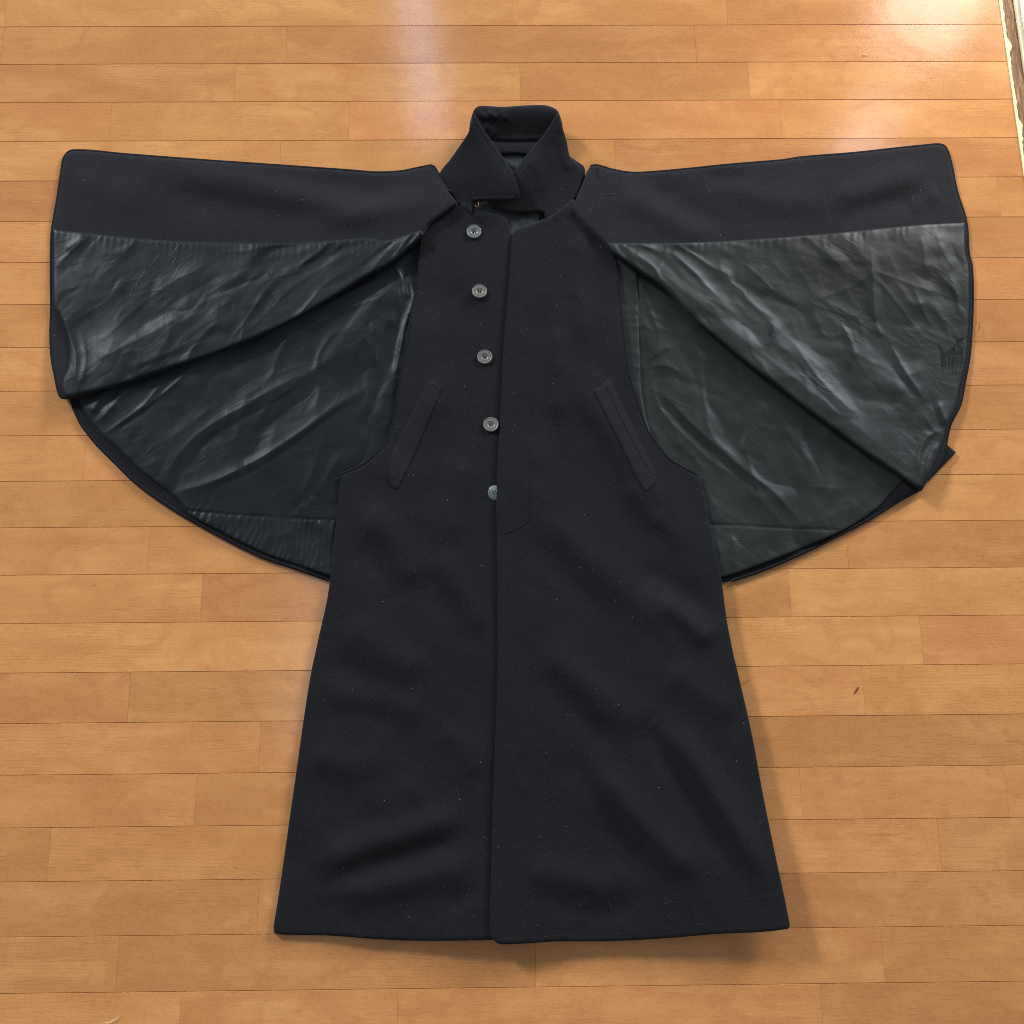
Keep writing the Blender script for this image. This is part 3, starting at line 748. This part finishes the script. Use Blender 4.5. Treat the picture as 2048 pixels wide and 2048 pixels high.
F_BODY_R = [
    ([(1165, 450), (1163, 520), (1160, 600), (1166, 700)], 1.8, 16), ([(1180, 455), (1180, 530), (1176, 620)], -1.6, 12), ([(1090, 590), (1085, 700), (1090, 800), (1085, 900)], -2.0, 16), ([(1118, 640), (1120, 760), (1116, 850)], 1.8, 14),
    ([(1140, 740), (1200, 830), (1270, 940), (1340, 1040), (1400, 1160)], 2.4, 22, 30), ([(1080, 1000), (1170, 1100), (1260, 1180), (1360, 1280)], 2.2, 26), ([(1060, 1060), (1140, 1160), (1230, 1260)], -2.2, 24),
    ([(1280, 1133), (1340, 1170), (1410, 1225)], -3.0, 18), ([(1316, 1195), (1360, 1225), (1430, 1290)], 2.8, 18), ([(1330, 1330), (1400, 1380), (1470, 1440)], 2.2, 26), ([(1080, 1280), (1180, 1380), (1300, 1470)], 2.4, 26),
    ([(1070, 1330), (1160, 1430), (1235, 1490)], -2.6, 22), ([(1235, 1420), (1326, 1500), (1380, 1583), (1435, 1674), (1489, 1739)], -3.6, 18), ([(1310, 1440), (1370, 1504), (1435, 1602), (1507, 1718), (1530, 1780)], 3.4, 22),
    ([(1181, 1529), (1254, 1616), (1344, 1710), (1417, 1754)], 3.4, 24), ([(1083, 1522), (1163, 1551), (1254, 1674), (1344, 1740)], -3.0, 22), ([(1050, 1730), (1150, 1760), (1260, 1770)], 2.0, 24), ([(1100, 1810), (1200, 1830), (1280, 1800)], -1.8, 16),
    ([(1225, 1780), (1240, 1815), (1260, 1850)], -0.9, 9), ([(1285, 1780), (1292, 1815), (1300, 1850)], -0.7, 7), ([(1330, 1800), (1340, 1850)], 0.6, 7), ([(1160, 1800), (1165, 1850)], 0.6, 9), ([(1370, 1810), (1376, 1850)], -0.6, 7),
    ([(1290, 990), (1340, 1080), (1400, 1120)], -2.2, 22), ([(1420, 1480), (1480, 1560), (1530, 1660)], -1.5, 20), ([(1260, 960), (1285, 1010), (1330, 1060)], 1.6, 16),
]
F_BODY_L = [
    ([(910, 560), (905, 660), (900, 760)], -1.8, 20), ([(860, 620), (862, 740), (866, 860)], 1.8, 22), ([(890, 800), (894, 920), (870, 1020)], -1.4, 18), ([(930, 900), (910, 1000), (900, 1100)], 1.4, 24),
    ([(720, 1020), (790, 1080), (830, 1180)], 2.4, 26), ([(690, 1090), (760, 1150), (800, 1230)], -2.6, 24), ([(830, 1130), (900, 1220), (960, 1310)], -2.2, 26), ([(860, 1100), (930, 1190), (980, 1280)], 2.0, 24),
    ([(690, 1240), (780, 1310), (860, 1350)], 2.2, 26), ([(650, 1310), (740, 1370), (830, 1400)], -2.4, 22), ([(640, 1440), (720, 1420), (800, 1450)], -2.2, 22), ([(650, 1400), (760, 1400), (860, 1440)], 1.8, 24),
    ([(620, 1500), (700, 1530), (780, 1520)], 1.8, 24), ([(646, 1770), (726, 1739), (835, 1703), (950, 1665)], -2.6, 19), ([(628, 1745), (708, 1700), (835, 1660), (930, 1625)], 3.4, 24),
    ([(640, 1800), (760, 1775), (870, 1750), (960, 1720)], 2.6, 22), ([(620, 1815), (700, 1800), (740, 1800)], -1.4, 14), ([(900, 1820), (935, 1790), (970, 1780)], -2.0, 12), ([(860, 1850), (880, 1815)], -0.7, 9), ([(780, 1860), (790, 1820)], -0.6, 9),
    ([(710, 1590), (780, 1600), (860, 1570)], 1.4, 26), ([(600, 1560), (680, 1600), (760, 1640)], -1.6, 26), ([(880, 1450), (930, 1500), (960, 1560)], 1.4, 22),
]


def creases(outline, n, ang, spread, seed):
    g = np.random.default_rng(seed); C = spline(outline, 20, True); lo, hi = C.min(0), C.max(0); out = []
    while len(out) < n:
        p = g.uniform(lo, hi)
        if not inside(p[None], C)[0]: continue
        a = ang + g.normal(0, spread); l = 18 + g.exponential(32); b = g.normal(0, 0.22)
        k = np.linspace(-0.5, 0.5, 4)
        pts = [(p[0] + l * (q * math.cos(a) - b * (q * q) * math.sin(a)), p[1] + l * (q * math.sin(a) + b * (q * q) * math.cos(a))) for q in k]
        h = g.choice([-1, 1]) * g.uniform(0.35, 1.0); w = g.uniform(2.0, 4.0); w2 = w * g.uniform(1.2, 3.5)
        out.append((pts, h, w, w2) if g.uniform() < 0.5 else (pts, h, w2, w))
    return out


X_FLAP_L = creases(LIN_L, 70, -0.62, 0.45, 5); X_BACK_L = creases(BLIN_L, 80, -0.70, 0.5, 6)
X_FLAP_R = creases(LIN_R, 85, 0.75, 0.6, 8); X_BACK_R = creases(BLIN_R, 75, 0.80, 0.6, 9)


# ---- heights in mm (photo px in)
def sm(x, a, b):
    t = np.clip((x - a) / (b - a), 0, 1); return t * t * (3 - 2 * t)


C_FOLD_L = spline(FLAP_L_FOLD, 10); C_FOLD_R = spline(FLAP_R_FOLD, 10); C_FRONT = spline(FRONT_EDGE, 10)


def soft(f):
    return 0.5 * (f + np.sqrt(f * f + 2.0)) - 0.3           # keeps the lining above its shell without a kink


def z_back_l(P):
    return 4.0 + 0.5 * vnoise(P, 90, 11, 2)


def z_blin_l(P):
    f = ridges(P, F_BACK_L, 1.45, True) + ridges(P, X_BACK_L, 0.75, True) + 3.0 * rnoise(fan(P, 900, 400), 62, 21, 4.5) + 0.55 * rnoise(P, 40, 22, 2.6, -0.75)
    f += puckers(P, BSEAM_L, 1.1, 17, 22, 2) + puckers(P, BSEAM_L, 0.8, 13, 60, 4)
    f += puckers(P, [(670, 1155), (586, 1127), (533, 1109), (428, 1057), (372, 1026)], 1.0, 15, 26, 6)
    d, s, t = poly_dist(P, spline(BSEAM_L, 12)); f -= 1.2 * np.exp(-0.5 * (d / 2.2) ** 2)
    return z_back_l(P) + 1.2 + soft(f + 2.5)


def z_back_r(P):
    return 4.0 + 2.5 * sm(P[:, 0], 1700, 1850) + 0.5 * vnoise(P, 90, 13, 2)


def z_blin_r(P):
    f = ridges(P, F_BACK_R, 1.25, True) + ridges(P, X_BACK_R, 0.75, True) + 2.9 * rnoise(fan(P, 1150, 420), 62, 23, 4.5) + 0.55 * rnoise(P, 40, 24, 2.2, 0.6)
    f += puckers(P, BSEAM_R, 0.6, 22, 20, 8, True)
    d, s, t = poly_dist(P, spline(BSEAM_R, 12)); f -= 1.0 * np.exp(-0.5 * (d / 2.2) ** 2)
    return z_back_r(P) + 1.2 + soft(f + 2.5)


def z_flap_l(P):
    d, s, t = poly_dist(P, C_FOLD_L)
    nk = sm(P[:, 0], 760, 880)
    z = 8.0 + 9.5 * np.exp(-(d / 85) ** 2) + 13 * nk
    z = z - 3.0 * (1 - sm(P[:, 0], 100, 240))
    z += ridges(P, [([(300, 330), (450, 360), (640, 400), (800, 430)], 2.4, 26), ([(330, 390), (480, 420), (660, 440)], -1.8, 22), ([(520, 345), (680, 380), (800, 390)], -1.6, 18), ([(640, 450), (760, 420), (860, 400)], 1.8, 18), ([(150, 350), (210, 380), (300, 400)], 1.2, 24)], 2.4)
    z += 1.3 * vnoise(P, 110, 31, 3, 2.0, 0.15)
    return z


def z_lin_l(P):
    f = ridges(P, F_FLAP_L, 1.25, True) + ridges(P, X_FLAP_L, 0.75, True) + 2.8 * rnoise(fan(P, 900, 400), 50, 33, 5.0) + 0.55 * rnoise(P, 40, 34, 2.6, -0.7)
    f += puckers(P, SEAM_L, 0.9, 13, 14, 12)
    return z_flap_l(P) + 2.2 + soft(f + 1.5)


def z_flap_r(P):
    d, s, t = poly_dist(P, C_FOLD_R)
    nk = 1 - sm(P[:, 0], 1190, 1330)
    z = 8.0 + 9.5 * np.exp(-(d / 80) ** 2) + 10 * nk
    z = z - 3.0 * sm(P[:, 0], 1830, 1930) * (1 - sm(P[:, 1], 700, 900))
    z += ridges(P, [([(1230, 380), (1330, 430), (1420, 480)], 2.2, 24), ([(1450, 370), (1560, 400), (1650, 390)], 1.5, 22), ([(1660, 400), (1740, 380), (1850, 340)], 2.2, 20), ([(1680, 430), (1760, 410), (1880, 390)], -1.6, 18), ([(1400, 350), (1500, 360)], -1.2, 16), ([(1290, 370), (1370, 420), (1450, 450)], -1.8, 18), ([(1820, 420), (1880, 380)], 1.4, 14)], 2.6)
    z += 1.3 * vnoise(P, 105, 35, 3, 2.0, -0.2)
    z += 0.35 * vnoise(P, 20, 36, 2, 2.5, -0.1)
    return z


def z_lin_r(P):
    f = ridges(P, F_FLAP_R, 1.25, True) + ridges(P, X_FLAP_R, 0.75, True) + 2.5 * rnoise(fan(P, 1150, 420), 52, 37, 4.5) + 0.6 * rnoise(P, 40, 38, 2.2, 0.6)
    f += puckers(P, SEAM_R, 0.6, 18, 14, 14)
    # a shallow torn hollow near the hem
    d = np.hypot((P[:, 0] - 1903) / 26, (P[:, 1] - 715) / 52); f -= 1.5 * np.exp(-d ** 2)
    return z_flap_r(P) + 2.2 + soft(f + 1.5)


def z_body(P):
    z = 14.0 + 3.0 * sm(P[:, 1], 1000, 500)
    # the hem lifts off the floor towards the right corner and the middle
    z = z + 16.0 * sm(P[:, 0], 1120, 1580) * sm(P[:, 1], 1050, 1880) + 7.0 * np.exp(-((P[:, 0] - 985) / 110) ** 2) * sm(P[:, 1], 1650, 1890)
    z = z - 6.0 * sm(P[:, 0], 760, 560) * sm(P[:, 1], 1100, 1300)
    return z


def z_left(P):
    f = ridges(P, F_BODY_L, 2.9, False, 0.42) + 3.0 * vnoise(P, 110, 41, 3, 2.2, 0.6) + 0.5 * vnoise(P, 45, 42, 2)
    d, s, t = poly_dist(P, C_FRONT)
    f *= 0.25 + 0.75 * sm(d, 0, 60)
    return z_body(P) + f


def z_right(P):
    f = ridges(P, F_BODY_R, 2.9, False, 0.42) + 3.0 * vnoise(P, 110, 43, 3, 2.4, 0.75) + 0.5 * vnoise(P, 45, 44, 2)
    d, s, t = poly_dist(P, C_FRONT)
    f *= 0.3 + 0.7 * sm(d, 0, 60)
    return z_body(P) + 5.2 * np.exp(-(d / 130) ** 2) + f + 0.6


# ------------------------------------------------------------------ the coat: pieces
sb = cloth("cape_back", BACK_L, z_back_l, M_WOOL, coat, 9, 6, 2.0, 3.5)
cloth("lining", BLIN_L, z_blin_l, M_SATIN_A, sb, 2.7, 5, 1.8, 2.5)
cord("hem_braid", [(141.5, 797), (150.6, 822), (165, 851), (194, 888), (230, 924), (266.5, 960), (313.6, 996), (368, 1031), (422, 1061.6), (476.7, 1090.6), (531, 1116), (585, 1134), (658, 1159.4)],
     3.4, 3.0, M_PIPE, sb, 0.5)
sb2 = cloth("cape_back", BACK_R, z_back_r, M_WOOL, coat, 9, 6, 2.0, 3.5)
cloth("lining", BLIN_R, z_blin_r, M_SATIN_LIT, sb2, 2.7, 5, 1.8, 2.5)
cord("hem_braid", [(1842, 978), (1807, 996), (1735, 1040), (1662, 1078), (1590, 1113), (1517, 1143.5), (1463, 1161)], 4.0, 2.4, M_PIPE, sb2, 0.5)

# back of the neck and shoulders seen round the collar
bk = cloth("back_yoke", [(872, 352, 1), (884, 340), (905, 318), (935, 300), (1000, 290), (1100, 290), (1140, 313), (1152, 321), (1170, 338), (1160, 400), (1135, 450), (1050, 520), (960, 520), (900, 440)],
           lambda P: 9.0 + 3 * vnoise(P, 60, 51, 2), M_WOOL2, coat, 6, 7, 3, 6)
nl = cloth("neck_lining", [(960, 310, 1), (1060, 305), (1072, 380), (1075, 470), (1030, 500), (955, 450), (945, 400)],
           lambda P: 12.5 + 1.5 * vnoise(P, 30, 52, 2) + ridges(P, [([(1015, 326), (1025, 332), (1040, 334)], 2.5, 4), ([(1030, 430), (1045, 450)], 1.5, 6)]), M_SATIN_N, coat, 4, 5, 1.5, 2)

lp = cloth("front_panel", LEFT_PANEL, z_left, M_WOOL, coat, 4.0, 6, 3.2, 7)
lp["label"] = "front panel that carries the five buttons"
rp = cloth("front_panel", RIGHT_PANEL, z_right, M_WOOL, coat, 4.0, 5, 2.6, 6)
rp["label"] = "overlapping front panel with plain fly edge"

# armhole facing and bindings
fc = cloth("armhole_facing", [(1224, 500, 1), (1274, 540, 1), (1277, 600), (1279, 690), (1283, 780), (1292, 836, 1), (1300, 870), (1262, 800), (1240, 690), (1226, 580)],
           lambda P: 11.5 + 0.8 * vnoise(P, 40, 61, 3, 0.6) + puckers(P, [(1277, 560), (1279, 690), (1288, 830)], 1.0, 24, 16, 21, True), M_SATIN_LIT, coat, 4, 5, 1.5, 2.5)
cord("armhole_binding", ARM_L, lambda P: z_left(P) - 1.3, 2.0, M_PIPE, lp, 0.6)
cord("armhole_binding", [(1396, 949.6)] + ARM_R, lambda P: z_right(P) - 1.0, 1.9, M_PIPE, rp, 0.6)

# the front flaps of the cape, folded back
fl = cloth("cape_front", FLAP_L, z_flap_l, M_WOOL2, coat, 5, 6, 3.0, 5)
cloth("lining", LIN_L, z_lin_l, M_SATIN_A, fl, 2.7, 6, 2.6, 3.0)
cord("hem_braid", [(136, 795)] + FLAP_L_HEM + FLAP_L_TOP[:-1], lambda P: z_flap_l(P) - 2.4, 2.5, M_PIPE, fl, 0.5)
fr = cloth("cape_front", FLAP_R, z_flap_r, M_WOOL2, coat, 5, 6, 3.0, 5)
cloth("lining", LIN_R, z_lin_r, M_SATIN_LIT, fr, 2.7, 6, 2.6, 3.0)
cord("hem_braid", FLAP_R_TOP[4:] + FLAP_R_HEM[:-1], lambda P: z_flap_r(P) - 2.4, 2.5, M_PIPE, fr, 0.5)


# ------------------------------------------------------------------ collar
def z_cback(P):
    y = P[:, 1]
    z = 17 + 19 * sm(y, 290, 212)
    z += ridges(P, [([(958, 224), (966, 232), (980, 238)], 3, 4), ([(975, 222), (986, 232), (996, 236)], 3, 4), ([(1000, 222), (1012, 240)], 2, 5), ([(968, 250), (985, 262), (990, 275)], 2.5, 7),
                    ([(975, 280), (1030, 283), (1090, 281)], -3.0, 3.5), ([(975, 276), (1030, 279), (1090, 277)], 1.4, 3)])
    return z + 0.8 * vnoise(P, 40, 71, 2)


col = cloth("collar", [(946, 224), (953, 214.5), (963.5, 211.5), (1005, 213.5), (1046, 211), (1087.7, 210), (1106, 215), (1117, 224), (1126, 262), (1118, 300), (1075, 330, 1), (1060, 312), (990, 312), (975, 330, 1), (942, 300), (938, 262)],
            z_cback, M_WOOL, coat, 3.5, 6, 4, 8)
col["label"] = "turned-up wool collar with two pointed ends"
C_CL = spline([(949, 226), (963.5, 252), (988, 289), (1009, 318), (1025.6, 345), (1039, 384)], 6)
C_CR = spline([(1114.7, 227), (1087.7, 268.7), (1046, 318), (1026, 345)], 6)


def edge_groove(P, C, off, depth):
    d, _, _ = poly_dist(P, C); return -depth * np.exp(-0.5 * ((d - off) / 2.0) ** 2)


def z_cl(P):
    d, s, t = poly_dist(P, C_CL)
    z = 24 + 22 * np.exp(-(d / 75) ** 2) + 8 * sm(P[:, 1], 300, 222)
    z = z - 5 * sm(P[:, 1], 350, 410)
    return z + edge_groove(P, C_CL, 9, 0.8) + edge_groove(P, spline([(947, 401), (1005, 399), (1025, 400)], 6), 9, 0.8) + 1.0 * vnoise(P, 60, 72, 2)


def z_cr(P):
    d, s, t = poly_dist(P, C_CR)
    z = 20 + 18 * np.exp(-(d / 60) ** 2) + 10 * sm(P[:, 1], 300, 222) - 2 * sm(P[:, 1], 330, 420)
    z += ridges(P, [([(1062, 310), (1075, 345), (1085, 385)], 2.0, 9), ([(1088, 285), (1090, 326)], -1.4, 2.2), ([(1125, 270), (1128, 310), (1140, 345)], 2.6, 8)])
    return z + edge_groove(P, C_CR, 8, 0.7) + 1.0 * vnoise(P, 60, 73, 2)


cloth("collar_end", [(1114.7, 226, 1), (1117.5, 226, 1), (1124, 252), (1133, 281), (1139.5, 312), (1150, 324), (1164, 342), (1156, 382.5), (1136, 415), (1108.4, 432), (1091, 438, 1), (1087.5, 425, 1), (1075, 422.5), (1050, 425.5), (1020, 423), (984, 413.6), (975, 400),
                    (1000, 370), (1026, 345), (1046, 318), (1087.7, 268.7)], z_cr, M_WOOL, col, 3.5, 4, 2.2, 5)
cloth("collar_end", [(946, 224, 1), (949.5, 227, 1), (963.5, 252), (988, 289), (1009, 318), (1025.6, 345), (1037, 378), (1039, 386), (1035, 395), (1025.6, 400), (1005, 399.5), (970, 400), (947, 402, 1), (943, 426, 1), (914, 404), (901, 386), (883, 352), (881, 343),
                    (901, 318), (928, 279), (937.6, 262.5)], z_cl, M_WOOL, col, 3.5, 4, 2.2, 5)
# frayed stitching where the collar has come away
for (xa, ya, xb, yb2, n) in ((898, 384, 947, 428, 34), (1092, 438, 1132, 414, 26)):
    tubes = []
    for i in range(n):
        t = rng.uniform(); x = xa + (xb - xa) * t + rng.normal(0, 2.5); y = ya + (yb2 - ya) * t + rng.normal(0, 2.5)
        a = rng.uniform(0, 6.28); l = rng.uniform(3, 9)
        zz = 27 + rng.uniform(0, 3)
        pts = [(x, y), (x + math.cos(a) * l * .5 + rng.normal(0, .8), y + math.sin(a) * l * .5), (x + math.cos(a + .5) * l, y + math.sin(a + .5) * l)]
        tubes.append((at(pts, [zz * .001, (zz + 1.5) * .001, (zz - 1) * .001]), 0.00028))
    merge_tubes("frayed_stitching", tubes, M_FRAY, col)
# hook at the neck
hk = cord("neck_hook", [(957, 403), (957.5, 410), (955, 414), (951, 413), (950, 409)], 24, 0.7, M_BRASS, coat, 1.0, 2, ns=8)

# ------------------------------------------------------------------ pockets, fly, stitching
def z_off(zf, o): return lambda P: zf(P) + o


wl = cloth("pocket_welt", [(853, 768), (859, 761.5), (868, 763), (882, 776, 1), (878, 787), (838, 886), (795, 979, 1), (785, 972), (777, 957), (775, 947), (783, 912), (815, 842)], z_off(z_left, 1.5), M_WOOL2, lp, 3.5, 2.6, 1.1, 1.9)
wr = cloth("pocket_welt", [(1188, 781, 1), (1200, 774), (1211, 763), (1219, 762), (1225, 769), (1262, 847), (1300, 925), (1311, 952), (1309, 966), (1292, 984, 1), (1280, 966), (1245, 895), (1212, 828)], z_off(z_right, 1.5), M_WOOL2, rp, 3.5, 2.6, 1.1, 1.9)
cord("welt_fold", [(1214, 776), (1235, 822), (1270, 892), (1303, 948)], z_off(z_right, 1.6), 0.7, M_PIPE, wr, 0.6)
cord("welt_stitch", [(1279, 967), (1292, 960), (1308, 947)], z_off(z_right, 1.6), 0.6, M_THREAD, wr, 0.6)
cord("welt_stitch", [(776, 945), (788, 956), (799, 962)], z_off(z_left, 1.6), 0.6, M_THREAD, wl, 0.6)
fs = cord("fly_stitch", [(1004, 1067.5), (1022, 1063), (1042, 1052), (1058.5, 1038)], z_off(z_right, 0.25), 0.75, M_THREAD, rp, 0.6, 3)
cord("fly_stitch", [(1059.5, 1036), (1060, 985), (1060, 935), (1062, 860), (1066, 780)], z_off(z_right, 0.1), 0.6, M_THREAD, rp, 0.6, 3)
cord("edge_stitch", [(1004, 1075), (1005, 1151), (1005, 1260), (1005, 1348), (999, 1529), (993, 1710), (990, 1846)], z_off(z_right, 0.0), 0.4, M_THREAD, rp, 0.6, 4)
cord("hem_crease", [(1330, 1806), (1420, 1804), (1500, 1800), (1562, 1796)], z_off(z_right, -0.15), 0.6, M_WOOL, rp, 0.6, 6)
cord("hem_crease", [(566, 1806), (680, 1812), (800, 1818), (970, 1820)], z_off(z_left, -0.2), 0.6, M_WOOL, lp, 0.6, 6)
cord("hem_stitch", [(1000, 1878), (1060, 1876), (1108, 1872), (1160, 1871)], z_off(z_right, -0.2), 0.6, M_THREAD, rp, 0.6, 4)

# ------------------------------------------------------------------ buttons
def button_mesh(name, m, domed=False):
    R = 0.0126; n = 66; hole = 0.0025; hr = 0.00125
    rings = np.concatenate([np.linspace(0, 0.0062, 20)[1:], np.linspace(0.0062, R, 16)[1:]])
    pts = [(0.0, 0.0)]
    for r_ in rings:
        kk = max(10, int(2 * math.pi * r_ / 0.0005)); kk = min(kk, 120)
        o_ = rng.uniform(0, 1)
        pts += [(r_ * math.cos(2 * math.pi * (i + o_) / kk), r_ * math.sin(2 * math.pi * (i + o_) / kk)) for i in range(kk)]
    r = delaunay_2d_cdt([Vector(p) for p in pts], [], [], 0, 1e-7)
    V2 = np.array([(v.x, v.y) for v in r[0]]); rad = np.hypot(V2[:, 0], V2[:, 1]) / R
    if domed:
        z = 0.0042 - 0.0026 * rad ** 2 - 0.0016 * sm(rad, 0.85, 1.0)
    else:
        z = 0.0030 + 0.0006 * np.exp(-((rad - 0.88) / 0.07) ** 2) - 0.0008 * sm(rad, 0.50, 0.34) - 0.0002 * sm(rad, 0.62, 0.78) - 0.0022 * sm(rad, 0.92, 1.0) ** 2
    for sx in (-1, 1):
        for sy in (-1, 1):
            d = np.hypot(V2[:, 0] - sx * hole * 0.72, V2[:, 1] - sy * hole * 0.72)
            z -= 0.0024 * (1 - sm(d, hr * 0.8, hr * 1.1))
    V = np.concatenate([V2, z[:, None]], 1)
    F = []
    for f in r[2]:
        a, b_, c = (V2[i] for i in f[:3]); cr = (b_[0] - a[0]) * (c[1] - a[1]) - (b_[1] - a[1]) * (c[0] - a[0])
        F.append(list(f) if cr > 0 else list(f)[::-1])
    # rim wall
    kk = [i for i in range(len(V)) if rad[i] > 0.9995]; kk.sort(key=lambda i: math.atan2(V[i, 1], V[i, 0]))
    b0 = len(V); low = V[kk].copy(); low[:, 2] = 0.0004; low[:, :2] *= 0.97
    for i in range(len(kk)):
        j = (i + 1) % len(kk); F.append([kk[j], kk[i], b0 + i, b0 + j])
    F.append([b0 + i for i in range(len(kk))][::-1])
    me = bpy.data.meshes.new(name); me.from_pydata(np.concatenate([V, low]).tolist(), [], F); me.update()
    me.materials.append(m); me.polygons.foreach_set('use_smooth', [True] * len(me.polygons))
    return me


def thread_mesh():
    VV = []; FF = []; o = 0; h = 0.0025 * 0.72
    for pts in (((-h, -h, .0006), (-h * .4, -h * .4, .0020), (h * .4, h * .4, .0020), (h, h, .0006)), ((-h, h, .0006), (-h * .4, h * .4, .0023), (h * .4, -h * .4, .0023), (h, -h, .0006))):
        V, F = tube_pts(np.array(pts), 0.00034, 6); VV.append(V); FF += [[i + o for i in f] for f in F]; o += len(V)
    me = bpy.data.meshes.new("thread"); me.from_pydata(np.concatenate(VV).tolist(), [], FF); me.update()
    me.materials.append(M_THREAD); return me


B_ME = button_mesh("button", M_BUT); B_ME0 = button_mesh("button", M_BUT2); B_ME1 = button_mesh("button", M_BUT2, True); T_ME = thread_mesh()
for i, (x, y, me, rot, tilt) in enumerate(((948, 464, B_ME0, 0.3, (0.04, 0.02)), (959, 583.6, B_ME, 0.1, (-0.03, 0.03)), (969.5, 714.5, B_ME, -0.2, (0.02, -0.03)), (982, 849.6, B_ME, 0.05, (-0.04, 0.0)), (990.5, 986, B_ME1, 0.4, (0.05, -0.16)))):
    z = float(z_left(np.array([[x, y]]))[0]) * 0.001 + 0.0003
    o = bpy.data.objects.new("button", me); S.collection.objects.link(o); o.parent = coat
    o.location = at1(x, y, z) - ORIGIN; o.rotation_euler = (tilt[0], tilt[1], rot)
    if i in (0, 4): o["label"] = "bluish grey button" if i == 0 else "domed blue-grey button half under the fly"
    t = bpy.data.objects.new("thread", T_ME); S.collection.objects.link(t); t.parent = o

# ------------------------------------------------------------------ tears in the lining
def fray(name, cx, cy, w, h, n, ang, zf, parent, lift=1.2, m=M_FRAY, rr=0.00022):
    tb = []
    for i in range(n):
        x = cx + rng.normal(0, w); y = cy + rng.normal(0, h); a = ang + rng.normal(0, 0.25); l = rng.uniform(10, 28)
        k = np.linspace(-0.5, 0.5, 6)
        pts = np.stack([x + math.cos(a) * l * k , y + math.sin(a) * l * k ], 1)
        z = zf(pts) + 0.3 + lift * np.cos(k * math.pi) * rng.uniform(0.2, 1)
        tb.append((at(pts, z * .001), rr))
    return merge_tubes(name, tb, m, parent)


tb = []
for i in range(26):
    u = i / 25 + rng.normal(0, 0.012); x0 = 1877 + 49 * u; y0_ = 690 + 14 * math.sin(u * 5) + rng.normal(0, 3); x1 = x0 + 4 - 10 * (u - 0.3) + rng.normal(0, 2.2); y1 = 748 - 14 * abs(u - 0.4) + rng.normal(0, 6)
    k = np.linspace(0, 1, 7); pts = np.stack([x0 + (x1 - x0) * k + 1.5 * np.sin(k * 3.1), y0_ + (y1 - y0_) * k], 1)
    tb.append((at(pts, (z_lin_r(pts) + 0.1 + 0.4 * np.sin(k * 3.1) * rng.uniform(0.2, 1)) * .001), 0.00034))
merge_tubes("frayed_fringe", tb, M_FRAY, fr)
fray("frayed_thread", 1702, 722, 4, 7, 8, 1.1, z_lin_r, fr, 1.5)
fray("frayed_thread", 1543, 672, 3, 4, 5, 1.4, z_lin_r, fr, 1.2)
cord("loose_thread", [(1906, 668), (1918, 676), (1930, 674), (1942, 662), (1950, 648), (1956, 646), (1959, 655), (1957, 664)], lambda P: np.where(P[:, 0] < 1940, z_lin_r(P) + 1.2, 4.0), 0.32, M_FRAY, fr, 1.0, 3)
# slits in the wool by the right shoulder
cord("torn_slit", [(1193.5, 338), (1195, 347), (1198, 358)], z_off(z_flap_r, 0.1), 1.1, M_PIPE, fr, 0.5, 2)
cord("patch_stitch", [(1168, 386), (1185, 388), (1210, 390), (1232, 389)], z_off(z_flap_r, 0.1), 0.5, M_FRAY, fr, 0.6, 3, 0.8)
cord("patch_stitch", [(1240, 352), (1240, 370), (1234, 388)], z_off(z_flap_r, 0.0), 0.5, M_PIPE, fr, 0.6, 3, 0.5)

# lint: short pale fibres lying on the wool
def lint(zf, poly, n, parent, seed):
    g = np.random.default_rng(seed); C = spline(poly, 20, True); lo, hi = C.min(0), C.max(0); tb = []
    P = g.uniform(lo, hi, (n * 3, 2)); P = P[inside(P, C)][:n]
    Z = zf(P)
    for p, z in zip(P, Z):
        a = g.uniform(0, 6.28); l = min(g.exponential(0.9) + 0.5, 4.0); k = g.normal(0, 0.9)
        pts = [(p[0], p[1]), (p[0] + math.cos(a) * l, p[1] + math.sin(a) * l), (p[0] + math.cos(a) * l * 2 + k, p[1] + math.sin(a) * l * 2 + k)]
        tb.append((at(pts, [(z + .25) * .001] * 3), 0.00011))
    return tag(merge_tubes("lint", tb, M_LINT, parent), kind='stuff')


M_LINT = plain("grey_lint", (0.10, 0.105, 0.115), 0.9, 0.1)
lint(z_left, LEFT_PANEL, 420, lp, 1); lint(z_right, RIGHT_PANEL, 520, rp, 2)

# ------------------------------------------------------------------ crumbs and fibres on the floor
def crumb(name, x, y, l, ang, m, label, cat, w=0.0012):
    p = at1(x, y, 0.0008); ks = np.linspace(-0.5, 0.5, 7)
    W3 = np.stack([np.cos(ang + ks * 0.6) * ks * l, np.sin(ang + ks * 0.6) * ks * l, 0.0003 + 0.0008 * np.cos(ks * math.pi)], 1)
    V, F = tube_pts(W3, w * (1.05 - 1.7 * np.abs(ks)), 6, 0.6)
    me = bpy.data.meshes.new(name); me.from_pydata(V.tolist(), [], F); me.update()
    o = new_obj(name, me, m); o.location = p; tag(o, label, cat); return o


M_CRUMB = plain("pale_crumb", (0.75, 0.68, 0.52), 0.7, 0.2)
M_HAIR = plain("dark_fibre", (0.12, 0.06, 0.03), 0.7, 0.2)
crumb("paint_flake", 1729, 109.5, 0.0075, -0.6, M_CRUMB, "tiny pale paint flake lying on the boards above the right cape", "flake")
crumb("straw", 226, 2042, 0.026, 0.45, M_CRUMB, "thin pale straw on the boards at the bottom left", "straw", 0.0006)
crumb("fibre", 1492, 1364, 0.02, 0.25, M_HAIR, "short dark fibre on the boards right of the coat skirt", "fibre", 0.00035)
